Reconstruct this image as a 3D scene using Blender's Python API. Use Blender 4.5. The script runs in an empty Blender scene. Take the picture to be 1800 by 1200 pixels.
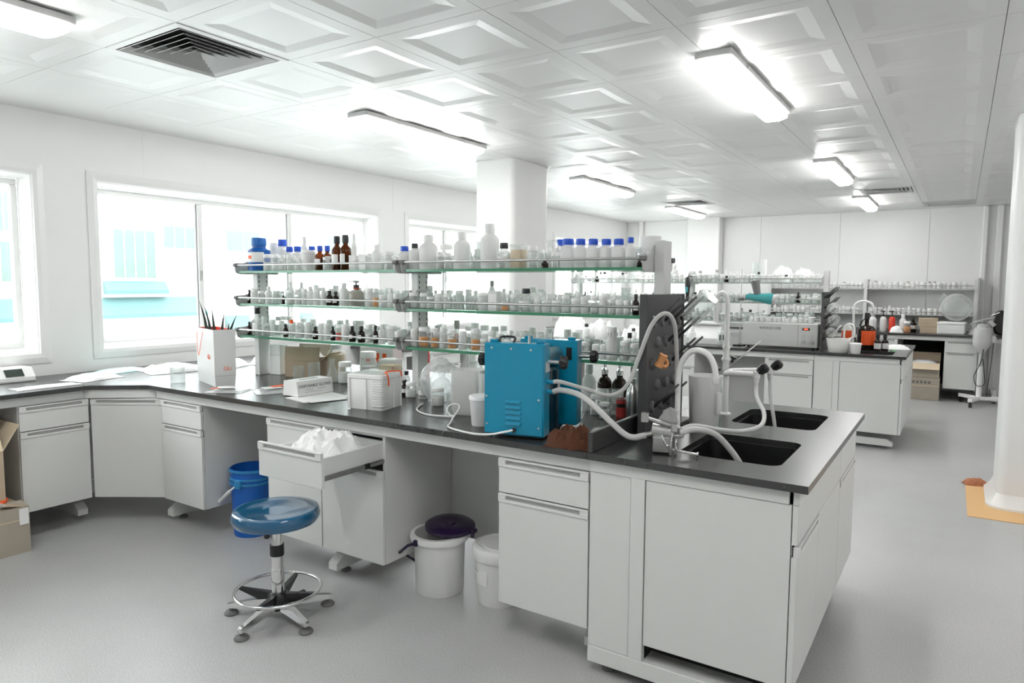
import bpy, bmesh, math, random
from mathutils import Matrix, Vector, noise
from mathutils.geometry import tessellate_polygon

D = math.radians
SC = bpy.context.scene
COL = SC.collection
rnd = random.Random(7)

# ---------------------------------------------------------------- camera, sky, exposure
CAM_YAW, CAM_TILT, CAM_ROLL, CAM_H = 0.57806, 0.08331, 0.00516, 1.5
_f = Vector((-math.sin(CAM_YAW) * math.cos(CAM_TILT), math.cos(CAM_YAW) * math.cos(CAM_TILT), -math.sin(CAM_TILT)))
_r = Vector((math.cos(CAM_YAW), math.sin(CAM_YAW), 0))
_u = _r.cross(_f)
_r2 = _r * math.cos(CAM_ROLL) + _u * math.sin(CAM_ROLL)
_u2 = -_r * math.sin(CAM_ROLL) + _u * math.cos(CAM_ROLL)
_cd = bpy.data.cameras.new('camera')
_cd.sensor_width = 36.0
_cd.lens = 36.0 * 1207.0 / 1800.0
_cd.clip_start = 0.05
_cam = bpy.data.objects.new('camera', _cd)
COL.objects.link(_cam)
_m = Matrix((_r2, _u2, -_f)).transposed().to_4x4()
_m.translation = (0, 0, CAM_H)
_cam.matrix_world = _m
SC.camera = _cam

W = bpy.data.worlds.new('overcast_sky')
SC.world = W
W.use_nodes = True
_bg = W.node_tree.nodes['Background']
_bg.inputs[0].default_value = (0.96, 0.99, 1.0, 1)
_bg.inputs[1].default_value = 5.0
LAMP_STRENGTH = 15.0

SC.view_settings.view_transform = 'Standard'
SC.view_settings.look = 'None'
SC.view_settings.exposure = 0.78
SC.view_settings.gamma = 1.0
SC.view_settings.use_curve_mapping = False
SC.cycles.use_denoising = True
SC.cycles.max_bounces = 7
SC.cycles.diffuse_bounces = 4
SC.cycles.glossy_bounces = 3
SC.cycles.transmission_bounces = 3
SC.cycles.use_light_tree = False
SC.cycles.use_adaptive_sampling = True
SC.cycles.adaptive_threshold = 0.03
SC.cycles.transparent_max_bounces = 16
SC.cycles.sample_clamp_indirect = 6.0
SC.cycles.caustics_reflective = False
SC.cycles.caustics_refractive = False

# ---------------------------------------------------------------- mesh helpers
class G:
    """Collects faces; build() makes ONE mesh of them."""
    def __init__(s):
        s.v = []; s.f = []; s.m = []; s.sm = []
    def add(s, v, f, m=0, sm=False, mx=None):
        o = len(s.v)
        s.v += [tuple(mx @ Vector(p)) for p in v] if mx is not None else [tuple(p) for p in v]
        for q in f:
            s.f.append([i + o for i in q]); s.m.append(m); s.sm.append(sm)
        return s
    def box(s, x0, x1, y0, y1, z0, z1, m=0, b=0.0, mx=None):
        if b <= 0:
            v = [(x, y, z) for z in (z0, z1) for y in (y0, y1) for x in (x0, x1)]
            f = [(0, 2, 3, 1), (4, 5, 7, 6), (0, 1, 5, 4), (2, 6, 7, 3), (0, 4, 6, 2), (1, 3, 7, 5)]
            return s.add(v, f, m, False, mx)
        b = min(b, abs(x1 - x0) * .49, abs(y1 - y0) * .49, abs(z1 - z0) * .49)
        v = []; ix = {}
        for k in range(8):
            sx, sy, sz = k & 1, k >> 1 & 1, k >> 2 & 1
            c = (x1 if sx else x0, y1 if sy else y0, z1 if sz else z0)
            inn = (c[0] + (-b if sx else b), c[1] + (-b if sy else b), c[2] + (-b if sz else b))
            for a in range(3):
                p = list(inn); p[a] = c[a]; ix[k, a] = len(v); v.append(p)
        f = []
        for a in range(3):
            o1, o2 = [(1, 2), (0, 2), (0, 1)][a]
            for side in (0, 1):
                base = side << a
                f.append([ix[base | i << o1 | j << o2, a] for i, j in ((0, 0), (1, 0), (1, 1), (0, 1))])
        for a in range(3):
            o1, o2 = [(1, 2), (0, 2), (0, 1)][a]
            for i in (0, 1):
                for j in (0, 1):
                    k0 = i << o1 | j << o2; k1 = k0 | 1 << a
                    f.append([ix[k0, o1], ix[k1, o1], ix[k1, o2], ix[k0, o2]])
        for k in range(8):
            f.append([ix[k, 0], ix[k, 1], ix[k, 2]])
        return s.add(v, f, m, False, mx)
    def loft(s, loops, c0=True, c1=True, m=0, sm=True, mx=None, closed=True):
        n = len(loops[0]); v = [p for l in loops for p in l]; f = []
        for i in range(len(loops) - 1):
            for j in range(n if closed else n - 1):
                k = (j + 1) % n
                f.append((i * n + j, i * n + k, (i + 1) * n + k, (i + 1) * n + j))
        s.add(v, f, m, sm, mx)
        if c0: s.add(loops[0], [list(range(n))[::-1]], m, False, mx)
        if c1: s.add(loops[-1], [list(range(n))], m, False, mx)
        return s
    def lathe(s, prof, n=16, m=0, c=(0, 0), z=0.0, mx=None, sm=True):
        loops = []; c0 = c1 = False
        pr = list(prof)
        if pr[0][0] == 0: pr = pr[1:]; c0 = True
        if pr[-1][0] == 0: pr = pr[:-1]; c1 = True
        for r, h in pr:
            loops.append([(c[0] + r * math.cos(2 * math.pi * k / n), c[1] + r * math.sin(2 * math.pi * k / n), z + h) for k in range(n)])
        return s.loft(loops, c0, c1, m, sm, mx)
    def tube(s, path, r, n=8, m=0, cap=True, closed=False, mx=None):
        P = [Vector(p) for p in path]
        N = len(P)
        rr = r if isinstance(r, (list, tuple)) else [r] * N
        T = []
        for i in range(N):
            a = P[(i - 1) % N] if (i > 0 or closed) else P[0]
            b = P[(i + 1) % N] if (i < N - 1 or closed) else P[-1]
            t = (b - a)
            T.append(t.normalized() if t.length > 1e-9 else Vector((0, 0, 1)))
        up = Vector((0, 0, 1)) if abs(T[0].z) < .9 else Vector((1, 0, 0))
        x = T[0].cross(up).normalized()
        loops = []
        for i in range(N):
            x = (x - T[i] * x.dot(T[i])).normalized()
            y = T[i].cross(x)
            loops.append([tuple(P[i] + rr[i] * (x * math.cos(2 * math.pi * k / n) + y * math.sin(2 * math.pi * k / n))) for k in range(n)])
        if closed: loops.append(loops[0])
        return s.loft(loops, cap and not closed, cap and not closed, m, True, mx)
    def plate(s, outer, holes, z0, z1, m=0, ms=None, mx=None):
        """A flat slab with holes (2D loops)."""
        ms = m if ms is None else ms
        polys = [outer] + list(holes)
        tri = tessellate_polygon([[Vector((p[0], p[1], 0)) for p in l] for l in polys])
        flat = [p for l in polys for p in l]
        s.add([(p[0], p[1], z1) for p in flat], [list(t) for t in tri], m, False, mx)
        s.add([(p[0], p[1], z0) for p in flat], [list(t)[::-1] for t in tri], m, False, mx)
        for l in polys:
            n = len(l)
            s.add([(p[0], p[1], z0) for p in l] + [(p[0], p[1], z1) for p in l],
                  [(i, (i + 1) % n, n + (i + 1) % n, n + i) for i in range(n)], ms, False, mx)
        return s
    def prism(s, poly, axis, a, b, m=0, mx=None):
        """Extrude a 2D polygon along an axis ('x': poly is (y,z); 'y': (x,z); 'z': (x,y))."""
        def pt(p, t):
            return (t, p[0], p[1]) if axis == 'x' else (p[0], t, p[1]) if axis == 'y' else (p[0], p[1], t)
        n = len(poly)
        s.add([pt(p, a) for p in poly] + [pt(p, b) for p in poly],
              [(i, (i + 1) % n, n + (i + 1) % n, n + i) for i in range(n)] + [list(range(n))[::-1], list(range(n, 2 * n))], m, False, mx)
        return s
    def mesh(s, name, mats, recalc=True):
        me = bpy.data.meshes.new(name)
        me.from_pydata(s.v, [], s.f)
        for mt in mats if isinstance(mats, (list, tuple)) else [mats]:
            me.materials.append(mt)
        me.polygons.foreach_set('material_index', s.m)
        me.polygons.foreach_set('use_smooth', s.sm)
        if recalc:
            bm = bmesh.new(); bm.from_mesh(me)
            bmesh.ops.remove_doubles(bm, verts=bm.verts, dist=1e-5)
            bmesh.ops.recalc_face_normals(bm, faces=bm.faces)
            bm.to_mesh(me); bm.free()
        keep = [p.use_smooth for p in me.polygons]
        if any(keep):
            me.set_sharp_from_angle(angle=D(38))
            me.polygons.foreach_set('use_smooth', keep)
        me.update()
        return me

def spline(pts, k=6, closed=False):
    P = [Vector(p) for p in pts]; n = len(P); out = []
    for i in range(n if closed else n - 1):
        g = lambda j: P[j % n] if closed else P[max(0, min(n - 1, j))]
        p0, p1, p2, p3 = g(i - 1), g(i), g(i + 1), g(i + 2)
        for j in range(k):
            t = j / k
            out.append(.5 * ((2 * p1) + (p2 - p0) * t + (2 * p0 - 5 * p1 + 4 * p2 - p3) * t * t + (3 * p1 - p0 - 3 * p2 + p3) * t ** 3))
    if not closed: out.append(P[-1])
    return out

def rrect(x0, x1, y0, y1, r, n=4):
    out = []
    for cx, cy, a in ((x1 - r, y1 - r, 0), (x0 + r, y1 - r, 90), (x0 + r, y0 + r, 180), (x1 - r, y0 + r, 270)):
        for i in range(n + 1):
            t = D(a + 90 * i / n); out.append((cx + r * math.cos(t), cy + r * math.sin(t)))
    return out

def circ(cx, cy, r, n=16):
    return [(cx + r * math.cos(2 * math.pi * k / n), cy + r * math.sin(2 * math.pi * k / n)) for k in range(n)]

# ---------------------------------------------------------------- scene helpers
def link(o):
    COL.objects.link(o); return o
def tag(o, label=None, cat=None, group=None, kind=None):
    if label: o['label'] = label
    if cat: o['category'] = cat
    if group: o['group'] = group
    if kind: o['kind'] = kind
    return o
def thing(name, label, cat, loc=(0, 0, 0), rot=0.0, group=None, kind=None):
    o = link(bpy.data.objects.new(name, None))
    o.empty_display_size = .05
    o.location = loc; o.rotation_euler = (0, 0, rot)
    return tag(o, label, cat, group, kind)
def part(name, g, mats, parent=None, loc=(0, 0, 0), rot=(0, 0, 0), label=None, recalc=True):
    me = g if isinstance(g, bpy.types.Mesh) else g.mesh(name, mats, recalc)
    o = link(bpy.data.objects.new(name, me))
    o.parent = parent; o.location = loc; o.rotation_euler = rot
    if label: o['label'] = label
    return o
def single(name, g, mats, label, cat, loc=(0, 0, 0), rot=0.0, group=None, recalc=True):
    return tag(part(name, g, mats, None, loc, (0, 0, rot), recalc=recalc), label, cat, group)
def struct(name, g, mats, parent=None, label=None, cat=None):
    o = part(name, g, mats, parent)
    o['kind'] = 'structure'
    return tag(o, label, cat)
def copy_tree(o, parent=None):
    c = link(o.copy()); c.parent = parent
    for ch in list(o.children): copy_tree(ch, c)
    return c

# ---------------------------------------------------------------- materials
def mat(name, rgb, rough=.5, metal=0.0, var=.04, scale=8.0, bump=0.0, bscale=60.0, spec=.5, emit=None, coat=0.0):
    m = bpy.data.materials.new(name); m.use_nodes = True
    nt = m.node_tree; N = nt.nodes; L = nt.links
    b = N['Principled BSDF']
    b.inputs['Roughness'].default_value = rough
    b.inputs['Metallic'].default_value = metal
    b.inputs['Specular IOR Level'].default_value = spec
    if coat:
        b.inputs['Coat Weight'].default_value = coat; b.inputs['Coat Roughness'].default_value = .06
    tc = N.new('ShaderNodeTexCoord')
    if var > 0:
        nz = N.new('ShaderNodeTexNoise'); nz.inputs['Scale'].default_value = scale; nz.inputs['Detail'].default_value = 3
        L.new(tc.outputs['Object'], nz.inputs['Vector'])
        mx = N.new('ShaderNodeMix'); mx.data_type = 'RGBA'
        mx.inputs[6].default_value = tuple(max(0, c * (1 - var)) for c in rgb) + (1,)
        mx.inputs[7].default_value = tuple(min(1, c * (1 + var)) for c in rgb) + (1,)
        L.new(nz.outputs['Fac'], mx.inputs[0]); L.new(mx.outputs[2], b.inputs['Base Color'])
    else:
        b.inputs['Base Color'].default_value = tuple(rgb) + (1,)
    if bump > 0:
        n2 = N.new('ShaderNodeTexNoise'); n2.inputs['Scale'].default_value = bscale; n2.inputs['Detail'].default_value = 4
        L.new(tc.outputs['Object'], n2.inputs['Vector'])
        bp = N.new('ShaderNodeBump'); bp.inputs['Strength'].default_value = bump; bp.inputs['Distance'].default_value = .01
        L.new(n2.outputs['Fac'], bp.inputs['Height']); L.new(bp.outputs['Normal'], b.inputs['Normal'])
    if emit:
        b.inputs['Emission Color'].default_value = tuple(emit[0]) + (1,); b.inputs['Emission Strength'].default_value = emit[1]
    return m

def glass(name, tint, base, lo=.1, hi=.75, rough=.05, blend=.35, hazy=0.0):
    """Thin-walled glass or film: clear face-on, glossier and denser towards the edges."""
    m = bpy.data.materials.new(name); m.use_nodes = True
    nt = m.node_tree; N = nt.nodes; L = nt.links
    b = N['Principled BSDF']; out = N['Material Output']
    b.inputs['Base Color'].default_value = tuple(base) + (1,); b.inputs['Roughness'].default_value = rough
    tr = N.new('ShaderNodeBsdfTransparent'); tr.inputs[0].default_value = tuple(tint) + (1,)
    lw = N.new('ShaderNodeLayerWeight'); lw.inputs['Blend'].default_value = blend
    mr = N.new('ShaderNodeMapRange'); mr.inputs['To Min'].default_value = lo; mr.inputs['To Max'].default_value = hi
    L.new(lw.outputs['Facing'], mr.inputs['Value'])
    fac = mr.outputs['Result']
    if hazy > 0:
        tc = N.new('ShaderNodeTexCoord'); nz = N.new('ShaderNodeTexNoise'); nz.inputs['Scale'].default_value = 40
        L.new(tc.outputs['Object'], nz.inputs['Vector'])
        ad = N.new('ShaderNodeMath'); ad.operation = 'MULTIPLY_ADD'; ad.inputs[1].default_value = hazy
        L.new(nz.outputs['Fac'], ad.inputs[0]); L.new(fac, ad.inputs[2]); fac = ad.outputs[0]
    ms = N.new('ShaderNodeMixShader')
    L.new(fac, ms.inputs[0]); L.new(tr.outputs[0], ms.inputs[1]); L.new(b.outputs[0], ms.inputs[2])
    L.new(ms.outputs[0], out.inputs['Surface'])
    return m

def floor_mat():
    m = mat('vinyl_floor', (.40, .405, .39), .33, var=0)
    N = m.node_tree.nodes; L = m.node_tree.links; b = N['Principled BSDF']
    tc = N.new('ShaderNodeTexCoord')
    n1 = N.new('ShaderNodeTexNoise'); n1.inputs['Scale'].default_value = 170; n1.inputs['Detail'].default_value = 2
    n2 = N.new('ShaderNodeTexNoise'); n2.inputs['Scale'].default_value = 1.1; n2.inputs['Detail'].default_value = 5
    for n in (n1, n2): L.new(tc.outputs['Object'], n.inputs['Vector'])
    c1 = N.new('ShaderNodeValToRGB')
    c1.color_ramp.elements[0].position = .33; c1.color_ramp.elements[0].color = (.37, .378, .365, 1)
    c1.color_ramp.elements[1].position = .66; c1.color_ramp.elements[1].color = (.51, .515, .497, 1)
    L.new(n1.outputs['Fac'], c1.inputs[0])
    mx = N.new('ShaderNodeMix'); mx.data_type = 'RGBA'; mx.blend_type = 'MULTIPLY'; mx.inputs[0].default_value = .35
    L.new(c1.outputs[0], mx.inputs[6]); L.new(n2.outputs['Color'], mx.inputs[7])
    mr = N.new('ShaderNodeMapRange'); mr.inputs['To Min'].default_value = .22; mr.inputs['To Max'].default_value = .48
    L.new(n2.outputs['Fac'], mr.inputs['Value']); L.new(mr.outputs[0], b.inputs['Roughness'])
    n2.inputs['Roughness'].default_value = .6
    hs = N.new('ShaderNodeHueSaturation'); hs.inputs['Saturation'].default_value = .12; hs.inputs['Value'].default_value = 1.25
    L.new(mx.outputs[2], hs.inputs['Color']); L.new(hs.outputs[0], b.inputs['Base Color'])
    return m

M = {}
M['floor'] = floor_mat()
M['wall'] = mat('painted_wall_panel', (.83, .83, .82), .4, var=.01, bump=.015, bscale=90)
M['ceil'] = mat('enamelled_ceiling_tile', (.85, .85, .84), .34, var=.01)
M['trim'] = mat('white_upvc', (.84, .84, .83), .3, var=.01)
M['cab'] = mat('cabinet_laminate', (.71, .715, .695), .42, var=.015, bump=.02, bscale=150)
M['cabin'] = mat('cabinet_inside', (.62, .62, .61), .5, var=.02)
M['alu'] = mat('handle_profile', (.74, .74, .725), .35, var=.01)
M['groove'] = mat('handle_recess', (.45, .45, .44), .5, var=.02)
M['top'] = mat('black_worktop', (.030, .031, .031), .27, var=.25, scale=60, bump=.03, bscale=300, spec=.95)
M['sink'] = mat('black_sink', (.010, .010, .011), .3, var=.2)
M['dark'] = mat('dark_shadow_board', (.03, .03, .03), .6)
M['black'] = mat('black_plastic', (.015, .015, .016), .35)
M['rubber'] = mat('grey_rubber', (.16, .16, .16), .6)
M['chrome'] = mat('chrome', (.75, .75, .75), .12, 1.0, var=.02)
M['steel'] = mat('brushed_steel', (.55, .55, .54), .32, 1.0, var=.05, scale=30)
M['greymetal'] = mat('grey_powder_coat', (.55, .555, .55), .4, var=.02)
M['whitemetal'] = mat('white_enamel', (.90, .90, .89), .2, var=.01)
M['blue_stool'] = mat('glossy_blue_fibreglass', (.006, .10, .22), .1, var=.25, scale=5, coat=.8)
M['blue_bucket'] = mat('blue_bucket_plastic', (.008, .12, .50), .35, var=.25, scale=6)
M['blue_rim'] = mat('pale_blue_rim', (.03, .24, .50), .35, var=.2, scale=9)
M['machine_blue'] = mat('blue_hammered_paint', (.0, .25, .42), .3, var=.06, scale=30, bump=.05, bscale=120, coat=.3)
M['machine_dark'] = mat('dark_blue_tank', (.004, .035, .06), .18, var=.2, coat=.5)
def plastic(name, rgb, rough=.4, k=.45):
    m = mat(name, rgb, rough, var=.015); N = m.node_tree.nodes; L = m.node_tree.links
    t = N.new('ShaderNodeBsdfTranslucent'); t.inputs[0].default_value = tuple(rgb) + (1,)
    ms = N.new('ShaderNodeMixShader'); ms.inputs[0].default_value = k
    L.new(N['Principled BSDF'].outputs[0], ms.inputs[1]); L.new(t.outputs[0], ms.inputs[2])
    L.new(ms.outputs[0], N['Material Output'].inputs['Surface'])
    return m
M['hdpe'] = plastic('natural_hdpe', (.93, .93, .92), .4, .3)
M['milky'] = plastic('milky_plastic', (.92, .92, .91), .35, .4)
M['pail'] = mat('opaque_white_plastic', (.86, .86, .85), .38, var=.02)
M['capw'] = mat('white_cap', (.91, .91, .90), .35, var=.01)
M['capb'] = mat('blue_cap', (.01, .09, .62), .35, var=.08)
M['capk'] = mat('black_cap', (.02, .02, .021), .4)
M['capg'] = mat('grey_cap', (.4, .4, .39), .4)
M['blue_jar'] = mat('blue_hdpe', (.005, .10, .40), .35, var=.1)
M['paper'] = mat('white_paper', (.88, .88, .87), .7, var=.01)
M['ink'] = mat('grey_print', (.12, .12, .12), .6)
M['orange'] = mat('orange_print', (.95, .12, .02), .5)
M['red'] = mat('red_board', (.80, .03, .05), .5)
M['clear'] = glass('clear_glass', (.96, .975, .97), (.90, .915, .91), .09, .55)
M['clear2'] = glass('cloudy_glass', (.96, .975, .97), (.92, .93, .925), .14, .62)
M['film'] = glass('clear_plastic_film', (.97, .98, .98), (.92, .93, .93), .10, .6, .12, hazy=.25)
M['amber'] = glass('amber_glass', (.34, .12, .02), (.10, .03, .006), .42, .9, .06)
M['darkg'] = glass('dark_brown_glass', (.12, .07, .045), (.03, .02, .015), .6, .95, .06)
M['greeng'] = glass('green_glass', (.12, .55, .22), (.06, .4, .14), .5, .85, .1)
M['shelfglass'] = glass('green_float_glass', (.88, .96, .92), (.52, .68, .60), .06, .35, .03)
M['shelfedge'] = mat('green_glass_edge', (.07, .27, .15), .15, var=.12, scale=3)
M['shelfedge2'] = mat('grey_glass_edge', (.38, .42, .40), .2, var=.1, scale=3)
M['pane'] = glass('window_pane', (.99, 1, 1), (.85, .9, .9), .03, .2, .02)
M['powder'] = mat('white_powder', (.84, .84, .82), .8, var=.05, scale=40)
M['c_or'] = mat('orange_powder', (.78, .32, .07), .8, var=.12, scale=40)
M['c_tan'] = mat('tan_powder', (.72, .57, .38), .8, var=.04, scale=40)
M['c_red'] = mat('red_powder', (.65, .03, .02), .8)
M['kraft'] = mat('brown_cardboard', (.50, .40, .29), .75, var=.06, scale=14, bump=.05, bscale=40)
M['kraft2'] = mat('faded_cardboard', (.43, .38, .31), .75, var=.08, scale=10, bump=.06, bscale=30)
M['kraftin'] = mat('pale_cardboard_inside', (.72, .60, .43), .75, var=.05, scale=14)
M['tancard'] = mat('orange_tan_cardboard', (.75, .47, .22), .7, var=.05)
M['peg'] = mat('charcoal_peg_plastic', (.060, .061, .063), .42, var=.1)
M['tubing'] = glass('silicone_tubing', (.85, .86, .85), (.80, .80, .79), .55, .9, .3)
M['rag'] = mat('brown_rag', (.085, .028, .011), .9, var=.3, scale=18, bump=.3, bscale=220)
M['purple'] = mat('dark_purple_lid', (.022, .010, .045), .18, var=.1)
M['bag'] = mat('white_bag_paper', (.85, .85, .84), .35, var=.01)
M['bagred'] = mat('red_bag_lining', (.9, .08, .05), .5)
M['leaf'] = mat('snake_plant_leaf', (.045, .065, .05), .5, var=.4, scale=60)
M['pegl'] = mat('worn_peg_base', (.11, .112, .115), .4)
M['cloth'] = mat('white_cloth', (.93, .93, .93), .8, var=.01)
M['mint'] = mat('mint_paper', (.62, .90, .86), .7, var=.03)
M['teal'] = mat('teal_plastic', (.05, .32, .33), .35)
M['wood'] = mat('orange_rubber_plug', (.72, .33, .13), .55, var=.15, scale=50)
M['styro'] = mat('polystyrene', (.86, .86, .85), .8, var=.02)
M['lcd'] = mat('lcd_screen', (.035, .05, .04), .2)
M['led'] = mat('led_display', (.4, .02, .02), .3, emit=((1, .06, .03), 3.0), var=0)
M['lamp'] = mat('lamp_diffuser', (.9, .9, .9), .4, emit=((1, .99, .97), LAMP_STRENGTH), var=0)
M['fac'] = mat('outside_render', (.86, .88, .88), .8, var=.03, scale=1)
M['facwin'] = mat('outside_window_glass', (.10, .145, .132), .3, var=.15, scale=2)
M['facblue'] = mat('outside_blue_awning', (.06, .135, .135), .5, var=.1, scale=2)
M['facgreen'] = mat('outside_foliage', (.09, .145, .12), .9, var=.3, scale=5)
M['ground'] = mat('outside_paving', (.6, .62, .6), .8)

def text_part(name, body, size, m, parent, loc, rot, depth=.0006, label=None, align='CENTER'):
    cu = bpy.data.curves.new(name, 'FONT'); cu.body = body; cu.size = size; cu.align_x = align; cu.align_y = 'CENTER'
    cu.extrude = depth; cu.resolution_u = 2
    t = bpy.data.objects.new(name, cu); COL.objects.link(t)
    dg = bpy.context.evaluated_depsgraph_get()
    me = bpy.data.meshes.new_from_object(t.evaluated_get(dg))
    bpy.data.objects.remove(t); bpy.data.curves.remove(cu)
    me.name = name; me.materials.clear(); me.materials.append(m)
    return part(name, me, None, parent, loc, rot, label)

# ================================================================ THE SETTING
XW, YB, XR, YF, ZC = -5.15, 11.7, 3.1, -2.4, 2.62     # window wall, far wall, right wall, wall behind, ceiling
WT = .22
struct('floor', G().box(XW - WT, XR + .1, YF - .1, YB + .1, -.08, 0), M['floor'])

ceil = struct('ceiling', G().box(XW - WT, XR + .1, YF - .1, YB + .1, ZC + .02, ZC + .12), M['ceil'])
def tile_mesh():
    g = G(); p = .2985; q = .225; t = .165; d = .0075
    o = [(-p, -p, 0), (p, -p, 0), (p, p, 0), (-p, p, 0)]
    a = [(-q, -q, 0), (q, -q, 0), (q, q, 0), (-q, q, 0)]
    i = [(-t, -t, d), (t, -t, d), (t, t, d), (-t, t, d)]
    e = [(x, y, .016) for x, y, z in o]
    g.loft([e, o, a, i], False, True, sm=False)
    return g.mesh('ceiling_tile', M['ceil'])
TM = tile_mesh()
TX0, TY0, TP = -2.90, 1.775, .6
VENTS = {(-1, 0), (-1, 12), (3, 12), (4, 15)}
for i in range(-3, 10):
    for j in range(-6, 16):
        if (i, j) in VENTS: continue
        o = part('ceiling_tile', TM, None, ceil, (TX0 + TP * i + .3, TY0 + TP * j + .3, ZC))
part('filler_strip', G().box(XW, TX0 - TP * 3 - .0015, YF, YB, ZC + .001, ZC + .02), M['ceil'], ceil)
part('filler_strip', G().box(TX0 - TP * 3, XR, TY0 + TP * 16 + .0015, YB, ZC + .001, ZC + .02), M['ceil'], ceil)
part('filler_strip', G().box(TX0 - TP * 3, XR, YF, TY0 - TP * 6 - .0015, ZC + .001, ZC + .02), M['ceil'], ceil)

# window wall: piers and bands around four openings
WZ0, WZ1 = 1.03, 2.20
WINS = [(-.70, 2.10), (2.52, 5.30), (5.80, 8.58), (9.08, 11.45)]
g = G()
ys = [YF - .1] + [v for w in WINS for v in w] + [YB + .1]
for k in range(0, len(ys), 2):
    g.box(XW - WT, XW, ys[k], ys[k + 1], WZ0, WZ1)
g.box(XW - WT, XW, YF - .1, YB + .1, 0, WZ0)
g.box(XW - WT, XW, YF - .1, YB + .1, WZ1, ZC + .02)
wl = struct('wall_left', g, M['wall'])
for y in (2.86, 5.55, 8.83):
    part('panel_joint', G().box(XW, XW + .0025, y - .004, y + .004, 2.26, ZC), M['trim'], wl)
part('cable_clip', G().box(XW, XW + .02, 2.0, 2.02, .885, .90, b=.004), M['rubber'], wl)
def window(n, y0, y1, muls):
    root = thing('window_%d' % n, None, None, (0, 0, 0), kind='structure')
    FX = XW - .15                                              # frame plane, set back in the wall
    # moulded casing: rounded nosing on the room side, splayed to the frame
    g = G()
    prof = [(.075, .000), (.075, .008), (.035, .016), (.010, .012), (.0, -.004), (-.012, -.05), (-.02, -.15)]
    loops = []
    for off, px in prof:
        a, b, c, d = y0 - off, y1 + off, WZ0 - off, WZ1 + off
        loops.append([(XW + px, a, c), (XW + px, b, c), (XW + px, b, d), (XW + px, a, d)])
    g.loft(loops, False, False, sm=False)
    part('casing', g, M['trim'], root)
    yi0, yi1, zi0, zi1 = y0 + .02, y1 - .02, WZ0 + .02, WZ1 - .02
    g = G()
    fw = .042
    g.box(FX - .05, FX, yi0, yi1, zi0, zi0 + fw, b=.006); g.box(FX - .05, FX, yi0, yi1, zi1 - fw, zi1, b=.006)
    g.box(FX - .05, FX, yi0, yi0 + fw, zi0 + fw, zi1 - fw, b=.006); g.box(FX - .05, FX, yi1 - fw, yi1, zi0 + fw, zi1 - fw, b=.006)
    part('frame', g, M['trim'], root)
    edges = [yi0 + fw] + muls + [yi1 - fw]
    for y in muls:
        part('mullion', G().box(FX - .045, FX + .004, y - .024, y + .024, zi0 + fw, zi1 - fw, b=.005), M['trim'], root)
        part('seal', G().box(FX - .02, FX - .004, y - .03, y - .025, zi0 + fw, zi1 - fw), M['rubber'], root)
    for a, b in zip(edges[:-1], edges[1:]):
        part('pane', G().box(FX - .03, FX - .026, a + .02, b - .02, zi0 + fw, zi1 - fw), M['pane'], root)
    if muls:
        part('latch', G().box(FX + .004, FX + .02, muls[0] - .006, muls[0] + .01, 1.52, 1.60, b=.004), M['steel'], root)
    return root
window(1, *WINS[0], [.25, 1.2])
window(2, *WINS[1], [3.39, 4.30])
window(3, *WINS[2], [6.62, 7.6])
window(4, *WINS[3], [9.95, 10.8])

# far wall of upright panels, with a pilaster and a pipe casing
wb = struct('wall_back', G().box(XW - WT, XR + .1, YB + .012, YB + .2, 0, ZC + .02), M['wall'])
x = XW; PW = 1.18
while x < XR:
    b = min(x + PW, XR)
    part('wall_panel', G().box(x + .0015, b - .0015, YB, YB + .012, 0, ZC, b=.002), M['wall'], wb)
    x = b
struct('wall_right', G().box(XR, XR + .1, YF - .1, YB + .1, 0, ZC + .02), M['wall'])
struct('wall_front', G().box(XW - WT, XR + .1, YF - .1, YF, 0, ZC + .02), M['wall'])
struct('trim_1', G().plate(rrect(-3.95, -3.40, YB - .22, YB + .005, .02), [], 0, ZC), M['wall'])
struct('trim_2', G().plate(circ(-4.86, YB - .03, .045, 14), [], .9, ZC), M['trim'])
struct('trim_3', G().box(.20, .27, YB - .07, YB, 0, ZC, b=.015), M['trim'])
struct('trim_4', G().box(.36, .44, YB - .05, YB, 0, ZC, b=.012), M['trim'])
struct('baseboard_back', G().box(XW, XR, YB - .012, YB, 0, .09), M['trim'])
struct('baseboard_left', G().box(XW, XW + .012, YF, YB, 0, .09), M['trim'])

def column(name, x0, x1, y0, y1, r):
    root = thing(name, None, None, kind='structure')
    part('shaft', G().loft([[(a, b, z) for a, b in rrect(x0, x1, y0, y1, r, 6)] for z in (0, ZC + .015)], True, True), M['wall'], root)
    loops = []
    for off, z in ((.055, 0), (.055, .02), (.03, .045), (.012, .075), (.001, .10)):
        loops.append([(a, b, z) for a, b in rrect(x0 - off, x1 + off, y0 - off, y1 + off, r + off, 6)])
    part('cove_skirting', G().loft(loops, False, False), M['trim'], root)
    loops = [[(a, b, z) for a, b in rrect(x0 - .006, x1 + .006, y0 - .006, y1 + .006, r, 6)] for z in (ZC - .012, ZC)]
    part('ceiling_joint', G().loft(loops, True, False), M['trim'], root)
    return root
column('column', -3.83, -3.40, 5.22, 5.85, .05)
column('column', .265, .86, 5.62, 6.20, .06)

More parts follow.
